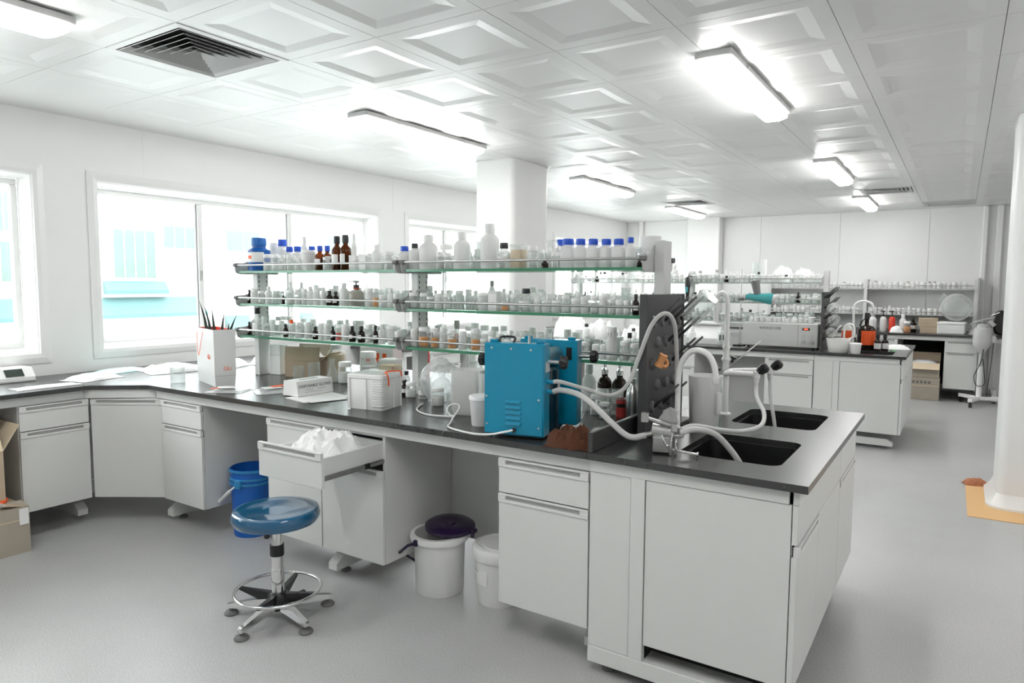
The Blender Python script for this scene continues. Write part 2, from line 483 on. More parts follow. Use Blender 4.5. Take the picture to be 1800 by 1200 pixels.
# ---------------------------------------------------------------- ceiling lights and vents
def lamp(x, y0, label, L=1.36):
    w = .18
    root = thing('ceiling_light', label, 'light', (x, y0 + L / 2, ZC), group='surface ceiling lights')
    h = L / 2; a = w / 2
    g = G()
    def ring(sx, sy, z): return [(px, py, z) for px, py in rrect(-sx, sx, -sy, sy, .012, 2)]
    g.loft([ring(a, h, -.0), ring(a, h, -.026), ring(a - .006, h - .006, -.030)], True, True, sm=False)
    part('housing', g, M['greymetal'], root)
    a2, h2 = a - .016, h - .02
    g = G().loft([ring(a2, h2, -.0305), ring(a2, h2, -.058), ring(a2 - .03, h2 - .05, -.082)], True, True, sm=False)
    part('diffuser', g, M['lamp'], root)
    for sx in (-1, 1):
        for sy in (-.55, .55):
            part('clip', G().box(sx * (a + .003) - .003, sx * (a + .003) + .003, sy * h - .012, sy * h + .012, -.034, -.008, b=.002), M['steel'], root)
    return root
lamp(-1.055, 3.36, 'largest bright ceiling light, above the double sink')
lamp(-3.38, 3.30, 'bright ceiling light above the island bottle rack')
lamp(-3.30, .16, 'ceiling light beside the big square vent, cut by the frame')
lamp(-3.42, 6.45, 'ceiling light next to the square column by the windows')
lamp(-1.08, 6.68, 'ceiling light above the sink end of the second bench')
lamp(-3.52, 9.50, 'small ceiling light beside the dark vent near the far corner')
lamp(-1.12, 9.62, 'smallest ceiling light, beside the striped vent')
lamp(-1.05, .1, 'added unseen ceiling light overhead, above where the picture was taken')  # out of view, added because it helps light the room
lamp(1.25, .1, 'added unseen ceiling light over the aisle behind the viewer')  # unseen lamp column from here on, added for symmetrical lighting
lamp(1.25, 3.36, 'added unseen ceiling light over the aisle beside the island')
lamp(1.25, 6.68, 'added unseen ceiling light behind the aisle column')

def vent(i, j, label, rings=6):
    cx, cy = TX0 + TP * i + .3, TY0 + TP * j + .3
    root = thing('ceiling_vent', label, 'vent', (cx, cy, ZC), group='square louvred ceiling vents')
    part('duct', G().box(-.27, .27, -.27, .27, .017, .0195), M['dark'], root)
    def sq(p, z): return [(-p, -p, z), (p, -p, z), (p, p, z), (-p, p, z)]
    part('frame', G().loft([sq(.2985, .016), sq(.2985, -.004), sq(.268, -.006), sq(.262, .016)], False, False, sm=False), M['ceil'], root)
    for k in range(rings):
        p = .258 - k * .041
        g = G().loft([sq(p, -.006), sq(p - .034, .0145), sq(p - .036, .0145), sq(p - .002, -.0075), sq(p, -.006)], False, False, sm=False)
        part('louvre', g, M['greymetal'] if k else M['ceil'], root)
    return root
vent(-1, 0, 'large square louvred ceiling vent above the window bench')
vent(-1, 12, 'small dark ceiling vent beyond the square column')
vent(3, 12, 'striped ceiling vent beside the smallest light')
r_ = thing('return_grille', 'flat grey ceiling grille close to the far wall', 'grille', (TX0 + TP * 4 + .3, TY0 + TP * 15 + .3, ZC))
part('frame', G().plate([(-.298, -.298), (.298, -.298), (.298, .298), (-.298, .298)], [[(-.25, -.25), (.25, -.25), (.25, .25), (-.25, .25)]], -.006, .016), M['greymetal'], r_)
for k in range(16):
    part('slat', G().box(-.25, .25, -.243 + k * .031, -.225 + k * .031, -.002, .012), M['greymetal'], r_)

# ---------------------------------------------------------------- outside the windows
struct('ground_outside', G().box(-40, XW - WT - .02, -25, 45, -1.4, -1.2), M['ground'])
bl = thing('building', 'pale building with teal windows and awnings outside the windows', 'building', (-11.2, 0, -1.2))
part('facade', G().box(-6, 0, -8, 24, 0, 5.2), M['fac'], bl)
def fwin(y0, y1, z0, z1, n=2):
    w = part('window', G().box(0, .03, y0, y1, z0 + 1.2, z1 + 1.2), M['facwin'], bl)
    for k in range(n + 1):
        y = y0 + (y1 - y0) * k / n
        part('mullion', G().box(.03, .04, y - .007, y + .007, z0 + 1.2, z1 + 1.2), M['fac'], w)
fwin(5.66, 6.34, 1.57, 2.33, 4); fwin(6.48, 7.05, 2.08, 2.44, 3); fwin(7.65, 8.35, 2.08, 2.44, 2)
fwin(4.0, 4.4, 2.2, 2.75, 2); fwin(3.6, 4.4, 1.5, 2.05, 3); fwin(12.6, 14.2, 1.62, 2.05, 3); fwin(14.4, 15.2, 1.62, 2.05, 2)
fwin(10.0, 11.2, 2.1, 2.5, 3); fwin(15.8, 17.4, 2.0, 2.6, 3); fwin(1.0, 2.4, 1.6, 2.4, 3)
for y0, y1, z0, z1, d in ((3.7, 7.05, 1.0, 1.26, .35), (5.5, 6.5, 1.37, 1.52, .12), (7.6, 8.1, .68, .9, .15), (9.3, 9.6, .72, .9, .15)):
    part('awning', G().prism([(0, z1 + 1.2), (d, z0 + 1.2), (d, z0 + 1.14), (0, z0 + 1.14)], 'y', y0, y1), M['facblue'], bl)

# ================================================================ BENCHES
ZT = .87          # worktop height
TT = .026         # worktop thickness
def handle_strip(w):
    g = G(); e = min(.035, w * .1)
    g.box(0, w, -.005, .012, -.007, 0, b=.0015); g.box(0, w, -.005, .012, -.036, -.025, b=.0015)
    g.box(0, e, -.005, .012, -.025, -.007); g.box(w - e, w, -.005, .012, -.025, -.007)
    g.box(e, w - e, .008, .012, -.025, -.007, m=1)
    return g
def front(kind, root, x0, x1, za, zb, pull=0.0, d=.45, handle=True):
    gap = .0015
    x0 += gap; x1 -= gap; za += gap; zb -= gap
    ht = .036 if handle else 0
    o = part(kind, G().box(x0, x1, 0, .018, za, zb - ht, b=.0018), M['cab'], root, (0, -pull, 0))
    if handle:
        part('handle', handle_strip(x1 - x0), [M['alu'], M['groove']], o, (x0, 0, zb))
    if pull:
        b0, b1 = x0 + .03, x1 - .016
        g = G()
        g.box(b0, b0 + .014, .018, d, za + .035, zb - .03); g.box(b1 - .014, b1, .018, d, za + .035, zb - .03)
        g.box(b0, b1, d - .014, d, za + .035, zb - .03); g.box(b0, b1, .018, d, za + .03, za + .04)
        part('drawer_box', g, M['cab'], o)
        g = G().box(b1, b1 + .006, .02, d + .02, za + .028, za + .05, m=0).box(b1 + .006, b1 + .011, .16, d + .03, za + .032, za + .046, m=0)
        g.box(b1 + .006, b1 + .014, .26, .29, za + .028, za + .052, m=1)
        part('slide', g, [M['steel'], M['black']], o, label='steel drawer slide')
    return o
def carcass(root, w, d, z0, z1, back=True):
    g = G(); t = .018
    g.box(0, t, .02, d, z0, z1, b=.001); g.box(w - t, w, .02, d, z0, z1, b=.001)
    g.box(t, w - t, .02, d, z0, z0 + t)
    g.box(t, w - t, .02, d, z1 - .012, z1)
    if back: g.box(t, w - t, d - .012, d, z0 + t, z1 - .012)
    return part('carcass', g, M['cab'], root)
def cabinet(label, loc, rot, w, fronts, d=.52, z0=.165, z1=.788, group='white bench cabinets'):
    root = thing('base_cabinet', label, 'cabinet', (loc[0], loc[1], 0), rot, group)
    carcass(root, w, d, z0, z1)
    for f in fronts: front(f[0], root, *f[1:])
    return root
DD = lambda w: [('drawer', 0, w, .64, .787), ('door', 0, w, .165, .638)]

YE, YFC = 2.28, 2.312         # island front edge and cabinet face
cabinet('grey-white cabinet with drawer and door beside the white buckets', (-1.572, YFC), 0, .418, DD(.418))
w = .418
cabinet('cabinet behind the blue stool, joined to the open-drawer one, drawer shut', (-3.068, YFC), 0, w, DD(w))
cabinet('white cabinet with its top drawer pulled open', (-2.648, YFC), 0, .420,
        [('drawer', 0, .420, .625, .785, .365, .42), ('door', 0, .420, .165, .622)])
cabinet('narrow drawer cabinet between corner cabinet and blue bucket', (-4.074, YFC), 0, .41, DD(.41))
cabinet('drawer cabinet between the cardboard box and the corner cabinet', (-4.462, 1.70), D(90), .375, DD(.375))
w = .44
cabinet('diagonal corner cabinet with one tall door', (-4.456, 2.083), D(33.2), w, [('door', 0, w, .165, .785)], d=.3)
# knee-hole backs and island spine
for (x0, x1, lab) in ((-2.228, -1.574, 'pale back panel of the knee space behind the white buckets'), (-3.662, -3.07, 'pale back panel of the knee space behind the blue bucket')):
    single('modesty_panel', G().box(x0 - .10, x1 + .10, 2.835, 2.85, .165, .788), M['cab'], lab, 'panel')
def frame(name, label, aprons, beams, cat='bench'):
    root = thing(name, label, cat)
    for (x0, x1, y0, y1, z0, z1) in aprons:
        part('apron', G().box(x0, x1, y0, y1, z0, z1, b=.0015), M['cab'], root)
    for (x, y0, y1) in beams:
        g = G().prism([(y0, .035), (y0, .07), (y0 + .05, .105), (y1 - .05, .105), (y1, .07), (y1, .035)], 'x', x - .03, x + .03)
        b = part('foot_beam', g, M['cab'], root)
        for yy in (y0 + .09, y1 - .09):
            part('foot_pad', G().lathe([(0, 0), (.026, 0), (.026, .012), (.012, .02), (.012, .036), (0, .036)], 14), M['rubber'], b, (x, yy, 0))
        for yy in (y0 + .14,):
            part('leg', G().box(x - .02, x + .02, yy, yy + .06, .105, .1645), M['cab'], b)
    return root
frame('steel_bench', 'white steel frame under the island worktop',
      [(-4.138, -1.152, 2.318, 2.334, .7895, .8435), (-4.14, -1.148, 3.72, 3.736, .7895, .8435)],
      [(-4.10, 2.36, 3.7), (-2.63, 2.36, 3.7), (-1.19, 2.42, 3.7)])
frame('steel_bench', 'white steel frame under the window bench',
      [(-4.485, -4.47, -1.0, 2.05, .7895, .8435)], [])
b_ = thing('steel_bench', 'white diagonal apron and foot under the corner worktop', 'bench', (-4.474, 2.05, 0), D(38.6))
part('apron', G().box(.0, .428, .0, .014, .7895, .8435, b=.0015), M['cab'], b_)
part('foot_beam', G().prism([(-.60, .035), (-.60, .105), (-.175, .105), (-.125, .07), (-.125, .035)], 'y', -.03, .03), M['cab'], b_, (.03, -.005, 0), (0, 0, D(-38.6)))

# worktops
def worktop(label, poly, holes=(), z=ZT):
    return single('worktop', G().plate(poly, holes, z - TT, z), M['top'], label, 'worktop')
worktop('black worktop of the window bench with the balance', [(XW + .002, -1.0), (-4.43, -1.0), (-4.43, 2.04), (-5.0, 2.25), (XW + .002, 2.25)])
worktop('black corner worktop with the white papers', [(XW + .002, 2.252), (-5.0, 2.252), (-4.428, 2.042), (-4.43, 2.068), (-4.165, YE), (-4.14, YE + .002), (-4.14, 3.78), (XW + .002, 3.78)])
worktop('long black island worktop under the bottle shelf', [(-4.138, YE), (-1.152, YE), (-1.152, 3.78), (-4.138, 3.78)])
S1 = rrect(-.872, -.50, 2.475, 2.905, .045, 5)
S2 = rrect(-.872, -.505, 3.185, 3.60, .045, 5)
worktop('black worktop with two sinks at the island end', [(-1.150, YE), (-.372, YE), (-.372, 3.78), (-1.150, 3.78)], (S1, S2))
def basin(label, x0, x1, y0, y1, z=ZT, dep=.22):
    g = G(); L = []
    for off, dz, r in ((.000, -.010, .045), (-.007, -.010, .05), (-.007, -.024, .05), (.006, -.026, .045), (.012, -.12, .05), (.03, -dep, .06), (.10, -dep - .01, .05)):
        L.append([(a, b, z + dz) for a, b in rrect(x0 + off, x1 - off, y0 + off, y1 - off, r, 5)])
    g.loft(L[2:], False, True)
    root = thing('sink_basin', label, 'sink', group='black sinks')
    part('bowl', g, M['sink'], root)
    part('drain', G().lathe([(0, 0), (.03, 0), (.03, .004), (.012, .002), (0, .002)], 14), M['rubber'], root, ((x0 + x1) / 2, (y0 + y1) / 2, z - dep - .009))
    return root
basin('black sink with a thick hose running into it', -.872, -.50, 2.475, 2.905)
basin('black sink under the tall lab faucet', -.872, -.505, 3.185, 3.60)

# the sink end of a bench: panelled unit with doors facing the aisle
def sink_unit(label, y0, depth, rail, doors, x0=-1.148, x1=-.402):
    root = thing('sink_cabinet', label, 'cabinet', (0, y0, 0), group='sink cabinets')
    part('apron', G().box(x0, x1 - .03, 0, .016, .795, .8435, b=.0015), M['cab'], root)
    part('apron', G().box(x1 - .018, x1, .002, depth, .795, .8435, b=.0015), M['cab'], root)
    g = G()
    zb = .045 if rail else .15
    g.box(x0, x0 + .165, .006, .02, zb + .065 if rail else zb, .795)       # narrow leaf
    part('narrow_panel', g, M['cab'], root)
    g = G().box(x0 + .168, x0 + .222, .0, .03, .1082 if rail else zb, .7945, b=.0015)
    if rail:
        g.box(x0, x1 - .02, .0, .035, .045, .108, b=.002)
        g.box(x0 + .222, x1 - .02, .035, .10, .09, .106)
    part('stile', g, M['cab'], root)
    part('large_panel', G().box(x0 + .225, x1 - .022, .004, .02, .172 if rail else .15, .793, b=.0015), M['cab'], root)
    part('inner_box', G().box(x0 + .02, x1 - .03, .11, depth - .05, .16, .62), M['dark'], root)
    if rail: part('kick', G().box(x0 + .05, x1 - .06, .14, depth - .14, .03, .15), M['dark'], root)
    else: part('foot_beam', G().prism([(x0 + .1, .03), (x0 + .1, .095), (x1 - .11, .095), (x1 - .06, .065), (x1 - .06, .03)], 'y', .05, .11), M['cab'], root)
    e = part('end_frame', G().box(x1 - .02, x1 - .0185, .01, depth, .16, .795), M['cab'], root)
    for (a, b, za, zb2, h) in doors:
        gap = .0018; ht = .036 if h else 0
        dr = part('door' if zb2 < .7 else 'drawer', G().box(x1 - .018, x1, a + gap, b - gap, za + gap, zb2 - gap - ht, b=.0018), M['cab'], root)
        if h:
            part('handle', handle_strip(b - a - 2 * gap), [M['alu'], M['groove']], dr, (x1, a + gap, zb2 - gap), (0, 0, D(90)))
    for (fx, fy) in ((x0 + .06, .06), (x1 - .1, .06), (x0 + .06, depth - .06), (x1 - .1, depth - .06)) if rail else ():
        part('foot', G().lathe([(0, 0), (.022, 0), (.024, .02), (.014, .024), (.014, .05 if rail else .16), (0, .05 if rail else .16)], 14), M['rubber'], root, (fx, fy, 0))
    return root
sink_unit('large panelled sink cabinet at the near corner of the island', 2.305, 1.455, True,
          [(.0, .93, .66, .795, False), (.0, .40, .165, .658, True), (.40, .93, .165, .658, False), (.94, 1.44, .165, .66, True), (.94, 1.44, .66, .795, False)])
# black splash ledge across the island
single('splash_ledge', G().box(-1.149, -1.130, 2.285, 2.962, ZT, ZT + .077, b=.003), M['top'], 'low black splash board between island worktop and sinks', 'board')

# ---------------------------------------------------------------- second bench
Y2 = 7.02
worktop('black worktop of the second bench', [(-4.45, Y2), (-1.152, Y2), (-1.152, Y2 + 1.5), (-4.45, Y2 + 1.5)])
S3 = rrect(-.80, -.50, 7.10, 7.50, .04, 4)
worktop('black worktop with a sink at the second bench end', [(-1.150, Y2), (-.385, Y2), (-.385, Y2 + 1.5), (-1.150, Y2 + 1.5)], (S3,))
basin('black sink of the second bench by the brown jug', -.80, -.50, 7.10, 7.50)
sink_unit('panelled sink cabinet at the end of the second bench', Y2 + .03, 1.45, False,
          [(.0, .5, .15, .66, True), (.5, .98, .15, .66, False), (.98, 1.44, .15, .66, True), (.0, 1.44, .66, .795, False)])
cabinet('drawer and door cabinet of the second bench beside its sink cabinet', (-1.60, Y2 + .03), 0, .445, DD(.445))
cabinet('second-bench cabinet on the window side of its knee space', (-2.75, Y2 + .03), 0, .44, DD(.44))
cabinet('second-bench cabinet seen below the bottle shelf', (-3.6, Y2 + .03), 0, .6, DD(.6))
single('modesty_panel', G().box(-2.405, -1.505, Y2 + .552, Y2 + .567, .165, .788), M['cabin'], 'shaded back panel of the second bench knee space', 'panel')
f2 = frame('steel_bench', 'white steel frame under the second bench',
      [(-4.4, -1.15, Y2 + .035, Y2 + .05, .7895, .8435)], [(-2.0, Y2 + .1, Y2 + 1.4), (-3.9, Y2 + .1, Y2 + 1.4)])


# ---------------------------------------------------------------- bench along the far wall
Y3 = 10.55
worktop('black worktop of the bench along the far wall', [(-3.3, Y3), (.50, Y3), (.50, YB - .002), (-3.3, YB - .002)])
cabinet('far-wall cabinet with drawer and door beside the cardboard boxes', (-.150, Y3 + .03), 0, .36, DD(.36), d=.6)
cabinet('far-wall cabinet on the window side of the cardboard boxes', (-1.19, Y3 + .03), 0, .50, DD(.50), d=.6)
cabinet('far-wall cabinet at the window end of that bench', (-2.2, Y3 + .03), 0, .6, DD(.6), d=.6)
frame('steel_bench', 'white steel frame under the far-wall bench',
      [(-3.25, .48, Y3 + .035, Y3 + .05, .7895, .8435)], [(-2.9, Y3 + .08, YB - .1), (.42, Y3 + .08, YB - .1)])
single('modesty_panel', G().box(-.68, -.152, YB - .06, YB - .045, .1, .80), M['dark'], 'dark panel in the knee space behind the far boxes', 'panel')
single('end_panel', G().box(.215, .235, Y3 + .05, YB - .05, .10, .788), M['cab'], 'white end panel of the far bench behind the trolley', 'panel')

# ---------------------------------------------------------------- bench by the windows behind the column
worktop('black worktop of the window bench behind the column', [(XW + .002, 4.9), (-4.45, 4.9), (-4.45, 9.6), (XW + .002, 9.6)])
cabinet('drawer cabinet of the window bench seen under the middle shelf post', (-4.48, 5.35), D(90), .5, [('drawer', 0, .5, .66, .785), ('drawer', 0, .5, .50, .658), ('door', 0, .5, .165, .498)], d=.5)
cabinet('window bench cabinet just before the column', (-4.48, 6.0), D(90), .5, DD(.5), d=.5)
frame('steel_bench', 'white apron under the window bench behind the column', [(-4.49, -4.475, 4.95, 9.55, .7895, .8435)], [])
fb_ = thing('panel_support', 'white support panel of the window bench behind the column', 'support', (-4.8, 9.45, 0))
part('post', G().box(-.3, .3, -.02, .02, .0, .8435, b=.003), M['cab'], fb_)
fb2 = thing('panel_support', 'white support panel of the window bench before the column', 'support', (-4.8, 5.0, 0))
part('post', G().box(-.3, .3, -.02, .02, .0, .8435, b=.003), M['cab'], fb2)
fb3 = thing('panel_support', 'white support panel at the near end of the window bench', 'support', (-4.8, -.9, 0))
part('post', G().box(-.3, .3, -.02, .02, .0, .8435, b=.003), M['cab'], fb3)

# ================================================================ BOTTLE RACKS
def rack(label, posts, yc, zs, yf, yb, top, detail=True, edge='shelfedge'):
    root = thing('bottle_rack', label, 'shelf rack', (0, 0, ZT))
    zt = ZT
    for px in posts:
        p = part('post', G().box(px - .0235, px + .0235, yc - .045, yc + .045, 0, top - zt, b=.002), M['post'], root)
        if detail and px != posts[-1]:
            for s_ in (-.03, .03):
                g = G(); z = .3
                while z < top - zt - .1:
                    g.box(px + .0236, px + .0242, yc + s_ - .003, yc + s_ + .003, z, z + .016); z += .03
                part('slot_row', g, M['black'], p)
    for z in zs:
        for a, b in zip(posts[:-1], posts[1:]):
            g = G()
            x0, x1 = a + .03 if a != posts[0] else a - .02, b - .03 if b != posts[-1] else b - .03
            v = rrect(x0, x1, yf, yb, .01, 2)
            g.plate(v, [], z - zt - .006, z - zt + .008, 0, 1)
            part('glass_shelf', g, [M['shelfglass'], M[edge]], root)
            for yr in (yf - .012, yb + .012):
                r = part('rail', G().tube([(x0 - .01, yr, z - zt + .046), (x1 + .005, yr, z - zt + .046)], .006, 10), M['steel'], root)
            for xe in (x0 - .008, x1 + .004):
                q = z - zt
                pr = [(yf - .022, q + .035), (yf - .014, q - .002), (yf + .01, q - .014), (yb - .01, q - .014), (yb + .014, q - .002), (yb + .022, q + .035),
                      (yb + .008, q + .06), (yb - .05, q + .062), (yb - .08, q + .074), (yc + .05, q + .11), (yc - .05, q + .11), (yf + .08, q + .074), (yf + .05, q + .062), (yf - .008, q + .06)]
                br = part('bracket', G().prism(pr, 'x', xe - .002, xe + .002), M['greymetal'], root)
                if detail:
                    part('knob', G().tube([(xe - .014, yf - .012, z - zt + .046), (xe + .014, yf - .012, z - zt + .046)], .013, 10), M['rubber'], br)
                    part('knob', G().tube([(xe - .014, yb + .012, z - zt + .046), (xe + .014, yb + .012, z - zt + .046)], .013, 10), M['rubber'], br)
    return root
M['post'] = mat('white_steel_post', (.70, .70, .69), .35, var=.01)
rack('three-tier glass bottle rack on the island', [-4.027, -2.60, -1.147], 3.015, [1.57, 1.355, 1.142], 2.855, 3.185, 1.70)
rack('three-tier bottle rack on the second bench', [-4.05, -2.60, -1.175], 7.77, [1.525, 1.312, 1.108], 7.61, 7.93, 1.655, detail=False, edge='shelfedge2')
ws = thing('bottle_shelf', 'two-tier bottle shelf on the far wall', 'shelf', (0, 0, 0))
for px in (-2.55, -1.19, .17):
    part('upright', G().box(px - .022, px + .022, YB - .30, YB - .002, ZT + .0008, 1.60, b=.002), M['post'], ws)
part('upright', G().box(.195, .205, YB - .34, YB - .002, ZT + .0008, 1.62, b=.002), M['greymetal'], ws)
for z in (1.468, 1.095):
    for a, b in ((-2.525, -1.215), (-1.165, .145)):
        part('board', G().box(a, b, YB - .34, YB - .02, z - .012, z, b=.002), M['greymetal'], ws)
        part('rail', G().tube([(a, YB - .345, z + .04), (b, YB - .345, z + .04)], .005, 6), M['steel'], ws)

# ================================================================ BOTTLES AND JARS
def lab_patch(r, z0, z1, n=6, arc=55):
    g = G(); L = []
    for z in (z0, z1):
        L.append([(r * math.sin(D(-arc + 2 * arc * k / n)), -r * math.cos(D(-arc + 2 * arc * k / n)), z) for k in range(n + 1)])
    return g.loft(L, False, False, closed=False)
def knurl_cap(r, z0, z1, n=16):
    return G().lathe([(0, z0), (r, z0), (r * 1.03, z0 + (z1 - z0) * .12), (r, z1 - (z1 - z0) * .15), (r * .93, z1), (0, z1)], n)
def narrow(r, h, n, nk=.42, sh=.62, neck=.82):
    return G().lathe([(0, 0), (r * .92, 0), (r, h * .035), (r, h * sh), (r * .95, h * (sh + .05)), (r * .7, h * (sh + .12)), (r * nk, h * (sh + .16)), (r * nk, h * neck + .002)], n)
def wide(r, h, n, nk=.86, sh=.66):
    return G().lathe([(0, 0), (r * .94, 0), (r, h * .04), (r, h * sh), (r * nk, h * (sh + .07)), (r * nk, h * (sh + .13))], n)
def fill(r, h, n):
    return G().lathe([(0, .004), (r * .9, .004), (r * .93, h * .03 + .004), (r * .93, h), (0, h)], n)
def bottle(kind, r, h, n=14):
    """-> [(part name, geometry, material)], local, standing on z = 0."""
    k = kind
    if k in ('hdp', 'hdg', 'hdk', 'hnb', 'sqz'):
        cap = {'hdp': 'capw', 'hdg': 'capg', 'hdk': 'capk', 'hnb': 'capb', 'sqz': 'capw'}[k]
        return [('body', narrow(r, h, n, .48), M['hdpe']), ('cap', knurl_cap(r * .54, h * .81, h), M[cap])]
    if k == 'hsb':
        L = []
        for q, z in ((.9, 0), (1, h * .05), (1, h * .66), (.93, h * .71), (.72, h * .75), (.72, h * .80)):
            L.append([(a, b, z) for a, b in rrect(-r * q, r * q, -r * q, r * q, r * .4 if q > .8 else r * q * .98, 3)])
        return [('body', G().loft(L, True, False), M['hdpe']), ('cap', knurl_cap(r * .82, h * .79, h), M['capb'])]
    if k == 'blu':
        return [('body', wide(r, h, 20, .62, .62), M['blue_jar']), ('cap', knurl_cap(r * .66, h * .76, h, 20), M['capb2']), ('label', lab_patch(r * 1.012, h * .26, h * .56, 10, 80), M['paper']),
                ('logo', lab_patch(r * 1.02, h * .36, h * .46, 4, 14), M['orange'])]
    if k == 'jar':
        return [('body', wide(r, h, n), M['clear2']), ('lid', knurl_cap(r * .93, h * .78, h), M['capw']), ('contents', fill(r, h * .5, n), M['powder'])]
    if k in ('orj', 'red'):
        return [('body', wide(r, h, n), M['clear']), ('lid', knurl_cap(r * .93, h * .8, h), M['capw']), ('contents', fill(r, h * .5, n), M['c_or' if k == 'orj' else 'c_red'])]
    if k == 'whj':
        return [('body', wide(r, h, n, .84), M['hdpe']), ('lid', knurl_cap(r * .97, h * .74, h), M['capw'])]
    if k in ('amk', 'amb', 'drk', 'clk'):
        b = {'amk': 'amber', 'amb': 'amber', 'drk': 'darkg', 'clk': 'clear2'}[k]
        out = [('body', narrow(r, h, n, .45, .55, .8), M[b]), ('cap', knurl_cap(r * .55, h * .78, h), M['capb' if k == 'amb' else 'capk'])]
        if k != 'drk' or h > .07: out.append(('label', lab_patch(r * 1.015, h * .22, h * .46), M['paper']))
        if k == 'amk' or k == 'amb': out.append(('contents', fill(r, h * .42, n), M['darkliq']))
        return out
    if k == 'bek':
        return [('body', G().lathe([(0, 0), (r * .93, 0), (r * .97, h * .04), (r * .97, h * .93), (r * 1.06, h), (r * 1.0, h), (r * .92, h * .92), (r * .92, h * .05), (0, h * .05)], n), M['clear']),
                ('scale_marks', lab_patch(r * .985, h * .3, h * .55, 3, 20), M['clear2'])]
    if k == 'cup':
        return [('body', G().lathe([(0, 0), (r * .8, 0), (r * .82, h * .03), (r * .97, h * .86)], n), M['hdpe']),
                ('lid', G().lathe([(r * .97, h * .84), (r * 1.04, h * .86), (r * 1.04, h * .97), (r * .98, h), (0, h * .985)], n), M['capw'])]
    if k == 'tan':
        L = [[(a, b, z) for a, b in rrect(-r * q, r * q, -r * q, r * q, r * .25, 3)] for q, z in ((.95, 0), (1, .006), (1, h * .9), (1.03, h * .91), (1.03, h))]
        Li = [[(a, b, z) for a, b in rrect(-r * q, r * q, -r * q, r * q, r * .2, 3)] for q, z in ((.92, .004), (.96, .01), (.96, h * .78))]
        return [('body', G().loft(L, True, False), M['clear']), ('contents', G().loft(Li, True, True), M['c_tan']), ('lid', G().loft([[(a, b, z) for a, b in rrect(-r * 1.05, r * 1.05, -r * 1.05, r * 1.05, r * .25, 3)] for z in (h * .93, h * 1.0)], True, True, sm=False), M['clear2'])]
    if k == 'box':
        return [('carton', G().box(-r, r, -r * .8, r * .8, 0, h * .93, b=.002), M['paper']), ('flap', G().box(-r * 1.02, r * 1.02, -r * .83, r * .83, h * .87, h, b=.002), M['hdpe'])]
    if k == 'pum':
        return [('body', narrow(r, h * .92, 18, .35, .55, .72), M['pumpg']), ('collar', knurl_cap(r * .4, h * .66, h * .84), M['capk']),
                ('pump_head', G().lathe([(0, h * .84), (r * .12, h * .84), (r * .12, h * .9), (r * .4, h * .92), (r * .4, h), (0, h)], 12).box(-r * 1.05, 0, -.006, .006, h * .95, h * .985), M['capg']),
                ('tie', G().tube([(r * .42 * math.cos(t), r * .42 * math.sin(t), h * .7) for t in [2 * math.pi * i / 12 for i in range(12)]], r * .06, 6, closed=True), M['orange'])]
    if k == 'vio':
        return [('body', wide(r, h, 10, .9, .74), M['clear']), ('cap', knurl_cap(r * 1.02, h * .8, h, 10), M['orange'])]
    if k == 'fol':
        return [('body', G().lathe([(0, 0), (r * .95, 0), (r, h * .03), (r * .42, h * .52), (r * .36, h * .72), (r * .42, h * .74)], n), M['clear']),
                ('contents', G().lathe([(0, .003), (r * .9, .003), (r * .93, h * .04), (r * .42, h * .48), (0, h * .48)], n), M['c_or2']),
                ('stopper', G().lathe([(0, h * .66), (r * .33, h * .66), (r * .48, h * .74), (r * .5, h), (0, h)], n), M['capg'])]
    if k == 'fla':
        return [('body', G().lathe([(0, 0), (r * .93, 0), (r, h * .05), (r * .95, h * .1), (r * .32, h * .68), (r * .3, h * .95), (r * .36, h), (r * .3, h), (r * .26, h * .95), (r * .28, h * .68), (r * .9, h * .1), (0, h * .04)], n), M['clear'])]
    if k == 'rbf':
        pr = [(0, 0)] + [(r * math.sin(D(t)), r - r * math.cos(D(t))) for t in range(15, 160, 14)] + [(r * .3, 2 * r), (r * .3, h), (r * .36, h)]
        return [('body', G().lathe(pr, 18), M['clear'])]
    if k == 'slt':
        g = G().lathe([(0, 0), (r, 0), (r, h * .62), (r * .86, h * .66), (r * .86, h * .72)], 18)
        g2 = G().lathe([(r * .86, h * .84), (r * .86, h * .98), (r * .8, h), (0, h)], 18)
        g3 = G()
        for i in range(9):
            a = 2 * math.pi * i / 9; c, s = math.cos(a) * r * .83, math.sin(a) * r * .83
            g3.box(c - .004, c + .004, s - .004, s + .004, h * .72, h * .84)
        return [('body', g, M['hdpe']), ('cap', g2, M['capw']), ('slotted_ring', g3, M['capw'])]
    if k == 'jug':
        return [('body', narrow(r, h, 18, .3, .55, .84), M['darkg']), ('cap', knurl_cap(r * .34, h * .82, h), M['capk']), ('label', lab_patch(r * 1.012, h * .1, h * .5, 8, 45), M['orange'])]
    raise KeyError(k)
M['capb2'] = mat('dull_blue_cap', (.005, .13, .46), .4, var=.08)
M['darkliq'] = mat('dark_liquid', (.02, .012, .008), .2)
M['pumpg'] = glass('beige_soap_bottle', (.62, .58, .52), (.50, .48, .43), .62, .9, .1)
M['c_or2'] = mat('orange_liquid', (.90, .16, .03), .3)
NAME = dict(hdp='plastic_bottle', hdg='plastic_bottle', hdk='plastic_bottle', hnb='plastic_bottle', hsb='square_bottle', blu='wide_bottle', jar='glass_jar', orj='glass_jar', red='glass_jar',
            whj='white_jar', amk='amber_bottle', amb='amber_bottle', drk='dark_bottle', clk='glass_bottle', bek='beaker', cup='plastic_tub', tan='square_jar', box='small_carton', pum='pump_bottle',
            vio='vial', fol='stoppered_flask', fla='conical_flask', rbf='round_flask', slt='slotted_bottle', jug='brown_jug', sqz='squeeze_bottle')
